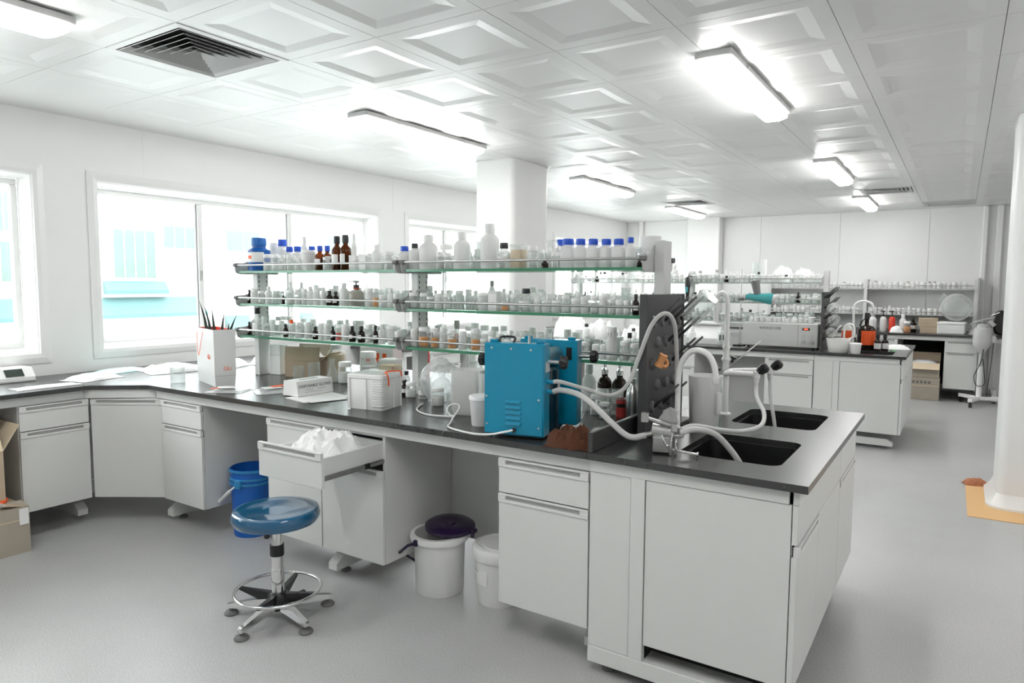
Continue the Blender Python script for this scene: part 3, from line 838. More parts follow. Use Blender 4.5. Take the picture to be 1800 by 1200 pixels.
LOOK = dict(hdp='white plastic bottle with white cap', hdg='white plastic bottle with grey cap', hdk='white plastic bottle with black cap', hnb='round white bottle with narrow blue cap',
            hsb='square white bottle with blue cap', blu='large blue plastic bottle with white label', jar='jar of white powder, white lid', orj='jar of orange powder, white lid', red='glass jar of red powder',
            whj='white jar with white lid', amk='tall amber bottle with black cap', amb='amber bottle with blue cap', drk='dark brown bottle with black cap', clk='clear glass bottle with black cap',
            bek='clear glass beaker', cup='white plastic tub with lid', tan='square jar of tan powder', box='small white carton', pum='beige soap pump bottle with black collar', vio='glass vial with orange cap',
            fol='flask of orange liquid with grey stopper', fla='clear conical flask', rbf='round glass flask', slt='white bottle with slotted cap', jug='large brown jug', sqz='white squeeze bottle')
CAT = dict(jar='jar', orj='jar', red='jar', whj='jar', bek='beaker', cup='tub', tan='jar', box='box', vio='vial', fol='flask', fla='flask', rbf='flask', jug='jug')
def place(kind, x, y, z, r, h, label, group=None, rot=None, n=14):
    root = thing(NAME[kind], label, CAT.get(kind, 'bottle'), (x, y, z), rnd.uniform(-.35, .6) if rot is None else rot, group)
    for nm, g, m in bottle(kind, r, h, n):
        part(nm, g, m, root)
    return root

ISLAND = {
'top-left': (1.578, 'blu -3.925 2.932 0.0716 0.218|jar -3.818 2.915 0.0279 0.108|jar -3.738 2.915 0.0240 0.106|jar -3.670 2.915 0.0201 0.101|whj -3.999 3.112 0.0354 0.197|hsb -3.899 3.100 0.0349 0.217|hsb -3.825 3.100 0.0270 0.165|hsb -3.744 3.100 0.0305 0.166|hsb -3.603 3.100 0.0263 0.163|jar -3.593 2.915 0.0236 0.100|jar -3.517 2.915 0.0233 0.091|hdp -3.674 3.100 0.0246 0.228|cup -3.420 2.915 0.0425 0.125|amb -3.316 2.915 0.0315 0.150|amb -3.457 3.100 0.0313 0.163|amk -3.165 2.915 0.0325 0.204|amk -3.092 2.915 0.0339 0.208|hdp -3.212 3.100 0.0179 0.231|box -3.018 2.915 0.0269 0.086|box -2.929 2.915 0.0299 0.081|hdp -2.837 2.915 0.0295 0.144|jar -3.071 3.100 0.0211 0.104|jar -2.740 2.915 0.0292 0.103|jar -2.971 3.100 0.0174 0.105'),
'top-right': (1.578, 'hsb -2.624 2.915 0.0271 0.129|hdk -2.548 2.915 0.0346 0.143|hdp -2.450 2.915 0.0512 0.186|orj -2.475 3.100 0.0389 0.144|hdp -2.220 2.915 0.0450 0.193|bek -2.131 2.915 0.0355 0.140|hdp -2.041 2.915 0.0481 0.227|clk -1.945 2.903 0.0373 0.128|tan -1.864 2.915 0.0327 0.118|jar -1.784 2.915 0.0281 0.108|hsb -1.730 3.100 0.0233 0.150|hsb -1.584 2.915 0.0326 0.138|hsb -1.511 2.903 0.0267 0.135|hsb -1.445 2.903 0.0264 0.133|hsb -1.384 2.915 0.0263 0.131|hsb -1.322 2.915 0.0273 0.130|hnb -1.263 2.915 0.0244 0.135|drk -1.712 2.915 0.0181 0.043|drk -1.220 2.915 0.0115 0.035|jar -1.658 2.915 0.0165 0.072'),
'middle-left': (1.363, 'drk -4.017 2.915 0.0134 0.091|whj -3.963 2.915 0.0247 0.095|jar -3.891 2.915 0.0208 0.084|hdp -3.814 2.915 0.0224 0.115|bek -3.745 2.915 0.0278 0.104|drk -3.668 2.915 0.0110 0.057|hdp -3.821 3.100 0.0193 0.142|jar -3.600 2.915 0.0255 0.091|jar -3.529 2.915 0.0217 0.098|hdp -3.711 3.100 0.0191 0.142|jar -3.464 2.915 0.0179 0.102|hdp -3.411 2.915 0.0213 0.117|whj -3.354 2.915 0.0230 0.103|hdp -3.292 2.915 0.0175 0.111|drk -3.237 2.915 0.0209 0.090|drk -3.182 2.915 0.0190 0.087|hdp -3.112 2.915 0.0274 0.139|pum -3.007 2.915 0.0438 0.153|whj -2.900 2.915 0.0249 0.107|orj -2.850 2.915 0.0165 0.107|whj -2.792 2.915 0.0246 0.072|hdp -2.730 2.915 0.0211 0.108'),
'middle-right': (1.363, 'jar -2.559 2.915 0.0254 0.087|jar -2.485 2.915 0.0236 0.085|whj -2.607 3.100 0.0266 0.125|hdp -2.552 3.100 0.0165 0.099|hdp -2.501 3.100 0.0164 0.100|jar -2.317 2.915 0.0230 0.084|bek -2.251 2.915 0.0273 0.088|hdp -2.362 3.100 0.0145 0.098|bek -2.176 2.915 0.0270 0.083|hdp -2.266 3.100 0.0190 0.099|cup -2.083 2.915 0.0296 0.087|hdg -2.155 3.100 0.0171 0.153|box -2.012 2.915 0.0263 0.099|hdp -2.076 3.100 0.0139 0.110|orj -1.945 2.915 0.0203 0.048|hdp -2.035 3.100 0.0123 0.101|jar -1.889 2.915 0.0215 0.086|clk -1.819 2.915 0.0369 0.115|whj -1.752 2.915 0.0169 0.068|whj -1.703 2.915 0.0223 0.058|whj -1.646 2.915 0.0221 0.059|jar -1.593 2.915 0.0205 0.084|whj -1.540 2.915 0.0217 0.071|whj -1.492 2.915 0.0188 0.080|jar -1.441 2.915 0.0200 0.078|whj -1.397 2.915 0.0185 0.084|jar -1.353 2.915 0.0184 0.069|whj -1.313 2.915 0.0170 0.067|whj -1.277 2.915 0.0156 0.065|drk -1.233 2.915 0.0154 0.094'),
'bottom-left': (1.15, 'drk -4.026 2.915 0.0135 0.088|clk -3.938 2.915 0.0323 0.183|bek -3.845 2.915 0.0264 0.129|bek -3.747 2.915 0.0316 0.117|drk -3.652 2.915 0.0166 0.086|vio -3.595 2.915 0.0128 0.114|jar -3.519 2.915 0.0253 0.102|jar -3.439 2.915 0.0233 0.105|drk -3.371 2.915 0.0178 0.079|whj -3.319 2.915 0.0177 0.102|whj -3.267 2.915 0.0175 0.100|drk -3.212 2.915 0.0157 0.088|red -3.162 2.915 0.0173 0.097|whj -3.108 2.915 0.0206 0.102|drk -3.045 2.915 0.0204 0.095|drk -2.969 2.915 0.0219 0.097|jar -2.909 2.915 0.0217 0.106|drk -2.854 2.915 0.0149 0.105|hdp -2.804 2.915 0.0198 0.114|cup -2.728 2.915 0.0261 0.106|bek -4.039 3.100 0.0259 0.132|jar -3.702 3.100 0.0211 0.111|whj -3.606 3.100 0.0208 0.110|whj -3.347 3.100 0.0220 0.111|cup -3.182 3.100 0.0360 0.116'),
'bottom-right': (1.15, 'whj -2.557 2.915 0.0207 0.100|orj -2.486 2.915 0.0300 0.109|orj -2.409 2.915 0.0234 0.106|jar -2.349 2.915 0.0201 0.115|orj -2.286 2.915 0.0260 0.102|fol -2.398 3.100 0.0324 0.142|whj -2.217 2.915 0.0212 0.098|orj -2.131 2.915 0.0254 0.114|jar -2.536 3.100 0.0198 0.108|jar -2.314 3.100 0.0208 0.113|jar -2.204 3.100 0.0252 0.120|jar -2.135 3.100 0.0219 0.117|whj -2.261 3.088 0.0222 0.132|whj -1.570 3.100 0.0187 0.072|whj -1.431 2.915 0.0174 0.069|whj -1.393 2.915 0.0160 0.069|slt -1.348 2.915 0.0264 0.153|jar -1.284 2.915 0.0222 0.090|jar -1.236 2.915 0.0181 0.082|drk -1.532 3.076 0.0156 0.067|whj -1.390 3.100 0.0181 0.095|clk -1.340 3.100 0.0193 0.117'),
}
ORD = 'first second third fourth fifth sixth seventh eighth ninth tenth eleventh twelfth thirteenth fourteenth fifteenth sixteenth seventeenth eighteenth nineteenth twentieth twenty-first twenty-second twenty-third twenty-fourth twenty-fifth twenty-sixth twenty-seventh twenty-eighth twenty-ninth thirtieth'.split()
BAY = {'left': 'window bay', 'right': 'sink bay'}
for nm, (z, rows) in ISLAND.items():
    items = [e.split() for e in rows.split('|')]
    tier, side = nm.split('-')
    pk = random.Random(len(rows))
    lo_, hi_ = (-3.98, -2.65) if side == 'left' else (-2.54, -1.20)
    for yy, kinds, hmax in ((3.115, ['whj', 'jar', 'hdp', 'bek', 'whj', 'jar'], .125), (2.912, ['whj', 'jar', 'jar', 'whj'], .085), (3.02, ['whj', 'jar', 'bek'], .10)):
        x = lo_
        while x < hi_:
            r = pk.uniform(.018, .026); x += .008
            if all(math.hypot(x - float(e[1]), yy - float(e[2])) > (r + float(e[3])) * 1.07 for e in items) and (yy < 2.95 or min(abs(x + 4.027), abs(x + 2.6), abs(x + 1.147)) > r + .03):
                items.append([pk.choice(kinds), '%.3f' % x, '%.3f' % yy, '%.4f' % r, '%.3f' % pk.uniform(.065, hmax)]); x += r
    items.sort(key=lambda e: math.atan2(float(e[1]), float(e[2])))
    cnt = {}; seen = {}
    for e in items: cnt[e[0]] = cnt.get(e[0], 0) + 1
    for e in items:
        k = e[0]; x, y, r, h = map(float, e[1:])
        i = seen.get(k, 0); seen[k] = i + 1
        lab = '%s, island rack %s tier, %s' % (LOOK[k], tier, BAY[side])
        if cnt[k] > 1: lab += ', %s such from window' % ORD[i % 30]
        place(k, x, y, z + .0005, r, max(h, .03), lab, ('%s, %s tier %s' % (LOOK[k], tier, BAY[side])) if cnt[k] > 1 else None)

# ---------------------------------------------------------------- small far bottles: one mesh each, shared
def joined(kind, r, h, n=9):
    g = G(); mats = []
    for nm, b, m in bottle(kind, r, h, n):
        if m not in mats: mats.append(m)
        i = mats.index(m); o = len(g.v)
        g.v += b.v; g.f += [[q + o for q in f] for f in b.f]; g.m += [i] * len(b.f); g.sm += b.sm
    return g.mesh(NAME[kind], mats)
FARM = {}
def far_row(x0, x1, y, z, where, kinds, hmin, hmax, rmin=.02, rmax=.034, gapf=2.12, seed=1, jitter=.03):
    rr = random.Random(seed); x = x0; seen = {}
    while x < x1:
        k = rr.choice(kinds); r = round(rr.uniform(rmin, rmax) * 250) / 250; h = round(rr.uniform(hmin, hmax) * 100) / 100
        if k in ('bek', 'cup', 'whj', 'jar'): h = min(h, .09)
        if k == 'drk': r = min(r, .024)
        key = (k, r, h)
        if key not in FARM: FARM[key] = joined(k, r, h)
        if x + 2 * r > x1: break
        o = part(NAME[k], FARM[key], None, None, (x + r, y + rr.uniform(0, jitter), z + .0005), (0, 0, rr.uniform(0, 6)))
        i = seen.get(k, 0); seen[k] = i + 1
        tag(o, '%s, %s, %s such from window' % (LOOK[k], where, ORD[i % 30]), CAT.get(k, 'bottle'), '%s on %s' % (LOOK[k], where))
        x += gapf * r
MIX = ['whj', 'whj', 'hdp', 'jar', 'jar', 'bek', 'hdp', 'whj', 'drk', 'clk']
WHT = ['whj', 'whj', 'hdp', 'hdp', 'jar', 'hdg']
far_row(-4.0, -2.64, 7.66, 1.533, 'second rack top tier window bay', MIX, .07, .13, seed=3)
far_row(-2.56, -1.22, 7.66, 1.533, 'second rack top tier sink bay', MIX, .07, .15, seed=4)
far_row(-2.56, -1.98, 7.82, 1.533, 'second rack top tier back row', WHT, .09, .15, seed=26)
far_row(-4.0, -2.64, 7.66, 1.320, 'second rack middle tier window bay', MIX, .06, .12, seed=5)
far_row(-2.56, -1.22, 7.66, 1.320, 'second rack middle tier sink bay', MIX, .06, .14, seed=6)
far_row(-4.0, -2.64, 7.66, 1.116, 'second rack bottom tier window bay', MIX, .06, .12, seed=8)
far_row(-2.56, -1.22, 7.66, 1.116, 'second rack bottom tier sink bay', MIX, .06, .12, seed=9)
far_row(-2.56, -1.22, 7.80, 1.320, 'second rack middle tier back row', WHT, .07, .12, seed=16)
far_row(-2.56, -1.22, 7.80, 1.116, 'second rack bottom tier back row', WHT, .07, .13, seed=19)
far_row(-2.50, -1.23, YB - .28, 1.468, 'far shelf top tier inner half', WHT, .07, .11, .025, .035, seed=11)
far_row(-1.15, .12, YB - .28, 1.468, 'far shelf top tier outer half', WHT + WHT + ['amb', 'drk'], .08, .12, .025, .035, seed=12)
far_row(-2.50, -1.23, YB - .28, 1.095, 'far shelf bottom tier inner half', WHT, .07, .12, .025, .035, seed=13)
far_row(-1.15, -.16, YB - .28, 1.095, 'far shelf bottom tier outer half', WHT + WHT + ['drk'], .09, .13, .025, .035, seed=14)

# ================================================================ THINGS ON AND AROUND THE ISLAND
Z = ZT + .0005
def crumple(nx, ny, sx, sy, h, seed, dome=1.0, sharp=1.0, rim=.12, fold=1.0, edge=.55, stripe=0.0):
    """A crumpled sheet or heap: a grid with folds, closed underneath."""
    g = G(); V = []
    rg = lambda x, y, q: 1 - abs(noise.noise(Vector((x, y, q)))) * 1.6
    for j in range(ny + 1):
        for i in range(nx + 1):
            u, v = i / nx * 2 - 1, j / ny * 2 - 1
            d = (abs(u) ** 3 + abs(v) ** 3) ** (1 / 3)
            e = max(0.0, 1 - min(1, d) ** 2.5)
            wx = noise.noise(Vector((u * 1.1, v * 1.1, seed * 7.7))) * .6
            r1 = rg(u * 1.5 * sharp + wx + seed * 3.1, v * 1.5 * sharp - wx, seed)
            r2 = rg(u * 3.6 * sharp - wx + seed, v * 3.6 * sharp + wx, seed * 2 + 4)
            z = h * (e ** edge) * (.55 * dome + fold * (.33 * r1 + .12 * r2)) + .002
            if stripe:
                z += stripe * (e ** .5) * math.sin(9 * (u * .9 + v * .5) + 3.2 * r1 + 2.0 * wx) * (.6 + .4 * r2)
            k = 1 + rim * noise.noise(Vector((u * 1.6 + 9 * seed, v * 1.6, 3.3)))
            V.append((u * sx / 2 * k, v * sy / 2 * k, max(.002, z)))
    F = [(j * (nx + 1) + i, j * (nx + 1) + i + 1, (j + 1) * (nx + 1) + i + 1, (j + 1) * (nx + 1) + i) for j in range(ny) for i in range(nx)]
    g.add(V, F, 0, True)
    n = nx + 1
    per = [i for i in range(nx)] + [j * n + nx for j in range(ny)] + [ny * n + i for i in range(nx, 0, -1)] + [j * n for j in range(ny, 0, -1)]
    g.add([(V[p][0], V[p][1], V[p][2]) for p in per] + [(V[p][0] * .99, V[p][1] * .99, 0) for p in per],
          [(k, (k + 1) % len(per), len(per) + (k + 1) % len(per), len(per) + k) for k in range(len(per))] + [[len(per) + k for k in range(len(per))]], 0, False)
    return g

# ---------------------------------------------------------------- blue stool
st = thing('lab_stool', 'round glossy blue stool with chrome star base', 'stool', (-2.513, 1.932, 0))
zs = .50
part('seat', G().lathe([(0, zs - .062), (.15, zs - .062), (.178, zs - .058), (.19, zs - .04), (.191, zs - .02), (.183, zs - .004), (.168, zs), (.13, zs - .006), (.06, zs - .011), (0, zs - .012)], 48), M['blue_stool'], st)
part('seat_plate', G().lathe([(0, zs - .075), (.05, zs - .075), (.05, zs - .0625), (0, zs - .0625)], 20), M['black'], st)
part('spindle', G().lathe([(0, .40), (.013, .40), (.013, zs - .075), (0, zs - .075)], 14), M['steel'], st)
up = part('upper_tube', G().lathe([(.0, .20), (.025, .20), (.025, .415), (.021, .425), (0, .425)], 22), M['chrome'], st)
part('collar', G().lathe([(.026, .285), (.031, .285), (.031, .335), (.026, .335)], 22), M['black'], up)
part('lower_tube', G().lathe([(0, .07), (.028, .07), (.028, .215), (.026, .222), (0, .222)], 22), M['chrome'], st)
lv = G().box(-.055, -.030, -.014, .014, .36, .425, b=.006).box(-.035, .0, -.008, .008, .40, .42, b=.003)
part('lever', lv, M['black'], st, (0, 0, 0), (0, 0, D(35)))
part('hub', G().lathe([(0, .04), (.045, .04), (.048, .06), (.045, .105), (.034, .118), (0, .118)], 24), M['black'], st)
for k in range(5):
    a = 208 + 72 * k
    g = G()
    L = []
    for x, w, z0, z1 in ((.035, .020, .045, .085), (.10, .019, .042, .078), (.20, .0145, .032, .056), (.232, .013, .030, .050), (.24, .008, .033, .047)):
        L.append([(x, -w, z0), (x, w, z0), (x, w * .75, z1), (x, -w * .75, z1)])
    lg = part('leg', g.loft(L, True, True, sm=False), M['chrome'], st, (0, 0, 0), (0, 0, D(a)))
    part('glide', G().lathe([(0, .0), (.030, .0), (.032, .006), (.026, .014), (.008, .018), (.008, .032), (0, .032)], 18, c=(.222, 0)), M['rubber'], lg)
ring = [(.185 * math.cos(t), .185 * math.sin(t), .125) for t in [2 * math.pi * i / 48 for i in range(48)]]
part('foot_ring', G().tube(ring, .0075, 10, closed=True), M['chrome'], st)
for k in range(4):
    g = G().loft([[(x, -w, z - h), (x, w, z - h), (x, w, z), (x, -w, z)] for x, w, z, h in ((.03, .014, .112, .05), (.10, .011, .117, .035), (.182, .008, .124, .012))], True, True, sm=False)
    part('ring_spoke', g, M['black'], st, (0, 0, 0), (0, 0, D(25 + 90 * k)))
part('spoke_knob', G().tube([(.085, .03, .10), (.085, .075, .10)], .018, 14), M['black'], st)

# ---------------------------------------------------------------- buckets
def bail(r, z, a0, drop, rad, fwd):
    pts = []
    for i in range(13):
        t = math.pi * i / 12
        pts.append((r * math.cos(t), -fwd * math.sin(t), z - drop * math.sin(t)))
    return G().tube(pts, rad, 8)
bb = thing('bucket', 'blue plastic bucket in the knee space behind the stool', 'bucket', (-3.517, 2.535, 0), D(-20))
part('wall', G().lathe([(0, .0), (.106, .0), (.108, .01), (.121, .405), (.117, .405), (.104, .02), (0, .02)], 36), M['blue_bucket'], bb)
for z, d in ((.395, .0085), (.345, .006), (.318, .009)):
    r = .108 + .013 * z / .405
    part('rib', G().lathe([(r, z - .007), (r + d, z - .004), (r + d, z + .005), (r, z + .008)], 36), M['blue_rim'], bb)
h_ = part('handle', G().tube([(.075, -.105, .325), (.05, -.125, .30), (-.10, -.165, .19)], .005, 8), M['capw'], bb)
part('grip', G().tube([(.02, -.132, .28), (-.10, -.165, .19)], .010, 12), M['capw'], h_)
part('lug', G().box(-.02, .02, -.012, .012, .30, .35, b=.004), M['blue_rim'], bb, (.075, -.1, 0), (0, 0, D(36)))
part('lug', G().box(-.132, -.112, -.014, .014, .30, .35, b=.004), M['blue_rim'], bb)

wb1 = thing('bucket', 'white bucket with a dark purple lid lying askew on it', 'bucket', (-2.085, 2.555, 0), D(0))
part('wall', G().lathe([(0, 0), (.112, 0), (.117, .008), (.126, .285), (.122, .285), (.113, .015), (0, .015)], 40), M['pail'], wb1)
part('rim', G().lathe([(.1262, .262), (.142, .262), (.145, .275), (.141, .29), (.122, .291), (.121, .284)], 40), M['capw'], wb1)
h_ = part('handle', G().tube([(-.03, -.145, .27), (-.075, -.15, .25), (-.135, -.14, .20), (-.150, -.11, .19), (-.152, .03, .08), (-.145, .06, .085)], .0075, 8), M['purple'], wb1)
part('lug', G().box(-.04, -.018, -.152, -.135, .255, .285, b=.003), M['purple'], h_)
lp = part('lid', G().lathe([(0, 0), (.118, 0), (.126, .008), (.124, .022), (.11, .031), (.06, .036), (.03, .033), (0, .033)], 40), M['purple'], wb1, (.03, .045, .298), (D(3), D(3), D(10)), label='dark purple lid lying askew')
part('pour_lip', G().box(.10, .142, -.022, .022, .0, .022, b=.006).box(.126, .142, -.03, -.012, -.012, .012, b=.004), M['purple'], lp)
part('boss', G().lathe([(0, .033), (.028, .033), (.026, .040), (0, .040)], 20), M['purple'], lp)

wb2 = thing('bucket', 'white bucket with its white lid on, half hidden by the cabinet', 'bucket', (-1.778, 2.635, 0), D(-15))
part('wall', G().lathe([(0, .004), (.104, .004), (.108, 0), (.110, .018), (.113, .03), (.121, .235), (0, .235)], 40), M['pail'], wb2)
lid = part('lid', G().lathe([(.122, .215), (.131, .215), (.135, .235), (.135, .262), (.130, .272), (.114, .276), (.112, .268), (.085, .266), (.083, .270), (.03, .270), (0, .270)], 40), M['capw'], wb2)
part('label', lab_patch(.1195, .10, .17, 8, 35), M['paper'], wb2, rot=(0, 0, D(-18)))
for i, (z, w) in enumerate(((.158, .8), (.135, .3), (.122, .45), (.112, .5))):
    g = G(); L = []
    for zz in (z, z + .003): L.append([(.1203 * math.sin(D(-25 + k * 8 * w)), -.1203 * math.cos(D(-25 + k * 8 * w)), zz) for k in range(6)])
    part('print_line', g.loft(L, False, False, closed=False), M['ink'], wb2, rot=(0, 0, D(-18)))

# ---------------------------------------------------------------- cardboard boxes at the left edge
def carton(root, x0, x1, y0, y1, z0, z1, m=None, t=.006):
    g = G()
    g.box(x0, x1, y0, y1, z0, z0 + t); g.box(x0, x0 + t, y0, y1, z0 + t, z1); g.box(x1 - t, x1, y0, y1, z0 + t, z1)
    g.box(x0 + t, x1 - t, y0, y0 + t, z0 + t, z1); g.box(x0 + t, x1 - t, y1 - t, y1, z0 + t, z1)
    return part('walls', g, [m or M['kraft']], root)
def flap(root, p0, p1, out, up, ln, m, t=.004):
    a, b = Vector(p0), Vector(p1); d = (Vector(out).normalized() * out_len(ln, up)[0] + Vector((0, 0, out_len(ln, up)[1])))
    nrm = (b - a).cross(d).normalized() * t
    v = [a, b, b + d, a + d]
    g = G().add([tuple(p) for p in v] + [tuple(p + nrm) for p in v], [(0, 1, 2, 3), (7, 6, 5, 4), (0, 4, 5, 1), (1, 5, 6, 2), (2, 6, 7, 3), (3, 7, 4, 0)])
    return part('flap', g, m, root)
def out_len(ln, up): return ln * math.cos(D(up)), ln * math.sin(D(up))
c1 = thing('cardboard_box', 'worn grey-brown cardboard box on the floor beside the window bench', 'box', (0, 0, 0))
carton(c1, -4.80, -4.29, 1.10, 1.66, 0, .255, M['kraft2'])
flap(c1, (-4.29, 1.10, .255), (-4.29, 1.66, .255), (-1, 0, 0), 8, .10, M['kraft2'])
flap(c1, (-4.80, 1.66, .255), (-4.29, 1.66, .255), (0, -1, 0), 14, .13, M['kraft'])
flap(c1, (-4.80, 1.10, .255), (-4.29, 1.10, .255), (0, 1, 0), 10, .12, M['kraft'])
part('tape_tag', G().box(-4.289, -4.286, 1.61, 1.655, .16, .25), M['paper'], c1)
part('tape_strip', G().box(-4.289, -4.2875, 1.10, 1.66, .185, .19), M['kraftin'], c1)
oc = single('orange_cable', G().tube(spline([(-4.44, 1.25, .285), (-4.37, 1.40, .278), (-4.36, 1.54, .283), (-4.42, 1.60, .285)], 6), .012, 8), M['orange'], 'orange cable lying in the opening of the floor box', 'cable')
c2 = thing('cardboard_box', 'open tan cardboard box standing on the worn floor box', 'box', (0, 0, .292))
carton(c2, -4.78, -4.38, 1.12, 1.585, 0, .275, M['kraft'])
flap(c2, (-4.78, 1.585, .275), (-4.38, 1.585, .275), (0, 1, 0), 58, .16, M['kraftin'])
flap(c2, (-4.38, 1.12, .275), (-4.38, 1.585, .275), (-1, 0, 0), 62, .15, M['kraftin'])
single('clear_film', crumple(8, 8, .06, .16, .03, 4.0), M['film'], 'scrap of clear film on the worn floor box', 'film', (-4.33, 1.48, .275))

# ---------------------------------------------------------------- window bench things
sc = thing('balance', 'white electronic balance with dark display on the window bench', 'scale', (-5.02, 1.77, Z), D(0))
part('body', G().prism([(-.11, 0), (.10, 0), (.10, .03), (.05, .085), (-.11, .085)], 'y', -.22, .21), M['whitemetal'], sc)
part('foot_rim', G().box(-.112, .103, -.222, .212, -.0004, .012, b=.003), M['greymetal'], sc)
for y in (.10, -.06):
    part('display', G().box(-.028, .028, -.05, .05, 0, .004), M['lcd'], sc, (.078, y, .0565), (0, D(47.7), 0))
part('pan', G().lathe([(0, .085), (.06, .085), (.065, .093), (0, .093)], 20), M['steel'], sc, (-.05, -.03, 0))
def sheet(label, x, y, sx, sy, h, seed, rot, m='cloth', dome=.6, name='crumpled_paper'):
    return single(name, crumple(22, 18, sx, sy, h, seed, dome), M[m], label, 'paper', (x, y, Z), D(rot))
sheet('flat white paper near the window bench edge', -4.585, 1.90, .13, .34, .010, 1.0, 0)
sheet('white paper with a turned-up corner on the corner worktop', -4.72, 2.23, .22, .30, .05, 2.3, 15)
sheet('mint green paper by the window wall', -4.96, 2.52, .20, .34, .03, 3.1, 5, 'mint')
sheet('largest heap of white sheets on the corner worktop', -4.72, 2.77, .34, .40, .055, 4.7, -10, dome=1.0)
sheet('white paper lying between the heap and the shopping bag', -4.64, 3.18, .26, .22, .06, 5.2, 20, dome=1.0)
sheet('crumpled white paper beside the window-end rack post', -4.52, 3.48, .24, .34, .11, 6.4, 0, dome=1.1)
place('bek', -4.10, 2.44, Z, .045, .10, 'small empty beaker before the paper bag on the corner worktop')

bg = thing('paper_bag', 'white paper shopping bag with red lining and orange cord handle', 'bag', (-3.736, 2.456, Z), D(72))
# local: x = gusset side going away right, y = wide face going left
gw, bw, bh = .125, .38, .345
L = []
for z, ins in ((0, .006), (.08, .0), (.2, .0), (bh, -.002)):
    L.append([(ins, ins, z), (gw - ins, ins, z), (gw - ins, bw - ins, z), (ins, bw - ins, z)])
part('paper', G().loft(L, True, False, sm=False), M['bag'], bg)
L2 = [[(.003, .003, z), (gw - .003, .003, z), (gw - .003, bw - .003, z), (.003, bw - .003, z)] for z in (.12, bh - .001)]
part('lining', G().loft(L2, False, False, sm=False), M['bagred'], bg)
part('hem', G().loft([[(-.003, -.003, z), (gw + .003, -.003, z), (gw + .003, bw + .003, z), (-.003, bw + .003, z)] for z in (bh - .012, bh + .002)], False, False, sm=False), M['bag'], bg)
part('handle', G().tube(spline([(-.004, .345, bh - .03), (-.010, .33, bh - .10), (-.012, .30, bh - .165), (-.012, .285, bh - .165), (-.010, .25, bh - .10), (-.004, .215, bh - .02)], 6), .0015, 6), M['orange'], bg)
part('handle', G().tube(spline([(gw + .004, .26, bh - .02), (gw + .02, .20, bh + .02), (gw + .004, .13, bh - .02)], 6), .0015, 6), M['orange'], bg)
text_part('logo', 'GLi', .034, M['orange'], bg, (gw * .6, -.0015, .11), (D(90), 0, 0))
text_part('logo', 'GLi', .042, M['orange'], bg, (-.0015, .11, .175), (D(90), 0, D(-90)))
part('fold_crease', G().box(.004, gw - .004, -.0012, 0, .066, .0675), M['capg'], bg)
pl_ = thing('snake_plant', 'dark spiky plant standing in the white paper bag', 'plant', (-3.736, 2.456, Z), D(72))
part('pot', G().lathe([(0, .002), (.045, .002), (.058, .13), (.05, .13), (.04, .10), (0, .10)], 18, c=(.062, .14)), M['kraft2'], pl_)
for i, (u, v, h, tx, ty) in enumerate(((.03, .22, .17, -.04, .03), (.045, .20, .14, -.03, .04), (.06, .19, .13, -.015, .0), (.08, .10, .07, .0, -.01), (.06, .06, .11, .02, -.02), (.09, .03, .09, .05, -.03), (.10, .07, .04, .01, -.01))):
    pts = []; 
    g = G(); LL = []
    for t in (0, .3, .6, .85, 1):
        w = .013 * (1 - t ** 1.6) + .0006
        x, y = u + tx * t * t, v + ty * t * t
        LL.append([(x - w, y, bh - .12 + (h + .12) * t), (x, y + .004 * (1 - t), bh - .12 + (h + .12) * t), (x + w, y, bh - .12 + (h + .12) * t), (x, y - .004 * (1 - t), bh - .12 + (h + .12) * t)])
    part('leaf', g.loft(LL, True, True), M['leaf'], pl_)

# clear sleeves with orange print
for i, (x, y, sx, sy, rot, s) in enumerate(((-3.55, 2.42, .22, .17, 30, 7.7), (-3.335, 2.56, .20, .22, 60, 8.1))):
    p_ = thing('plastic_sleeve', ['clear plastic sleeve in front of the paper bag', 'clear plastic sleeve with orange cards beside the glove box'][i], 'sleeve', (x, y, Z), D(rot))
    part('film', crumple(16, 14, sx, sy, .022, s, .5), M['film'], p_)
    part('card', G().box(-.06, .04, -.05, .03, .0235, .025), M['paper'], p_, rot=(0, 0, .3))
    part('orange_card', G().box(.0, .09, -.02, .03, .0255, .027) if i else G().box(-.10, -.05, -.06, -.03, .0255, .027), M['orange'], p_, rot=(0, 0, .5))

# glove box and leaflets
single('leaflet', G().box(-.02, .20, -.02, .27, 0, .0025), M['paper'], 'white leaflet under the glove carton', 'paper', (-3.06, 2.46, Z), D(-12))
single('leaflet', G().box(-.03, .17, .0, .21, 0, .002), M['paper'], 'top leaflet with a grey picture beside the glove carton', 'paper', (-2.99, 2.47, Z + .0026), D(-20))
gb = thing('glove_carton', 'white carton printed DISPOSABLE GLOVES', 'box', (-3.028, 2.49, Z + .005), D(89))
part('carton', G().prism([(0, 0), (.13, 0), (.12, .082), (.012, .082)], 'x', 0, .25), M['paper'], gb)
part('tear_slot', G().plate([(a, b) for a, b in rrect(.06, .19, .045, .085, .019, 4)], [], .0822, .0828), M['capg'], gb)
tilt = math.atan2(.012, .082)
text_part('print', 'DISPOSABLE GLOVES', .024, M['ink'], gb, (.125, .0062, .051), (D(90) - tilt, 0, 0))
part('print_line', G().box(.055, .11, .0030, .0038, .030, .0325), M['capg'], gb); part('print_line', G().box(.14, .20, .0030, .0038, .030, .0325), M['capg'], gb)
part('print_line', G().box(.05, .17, .0018, .0025, .017, .0185), M['capg'], gb)

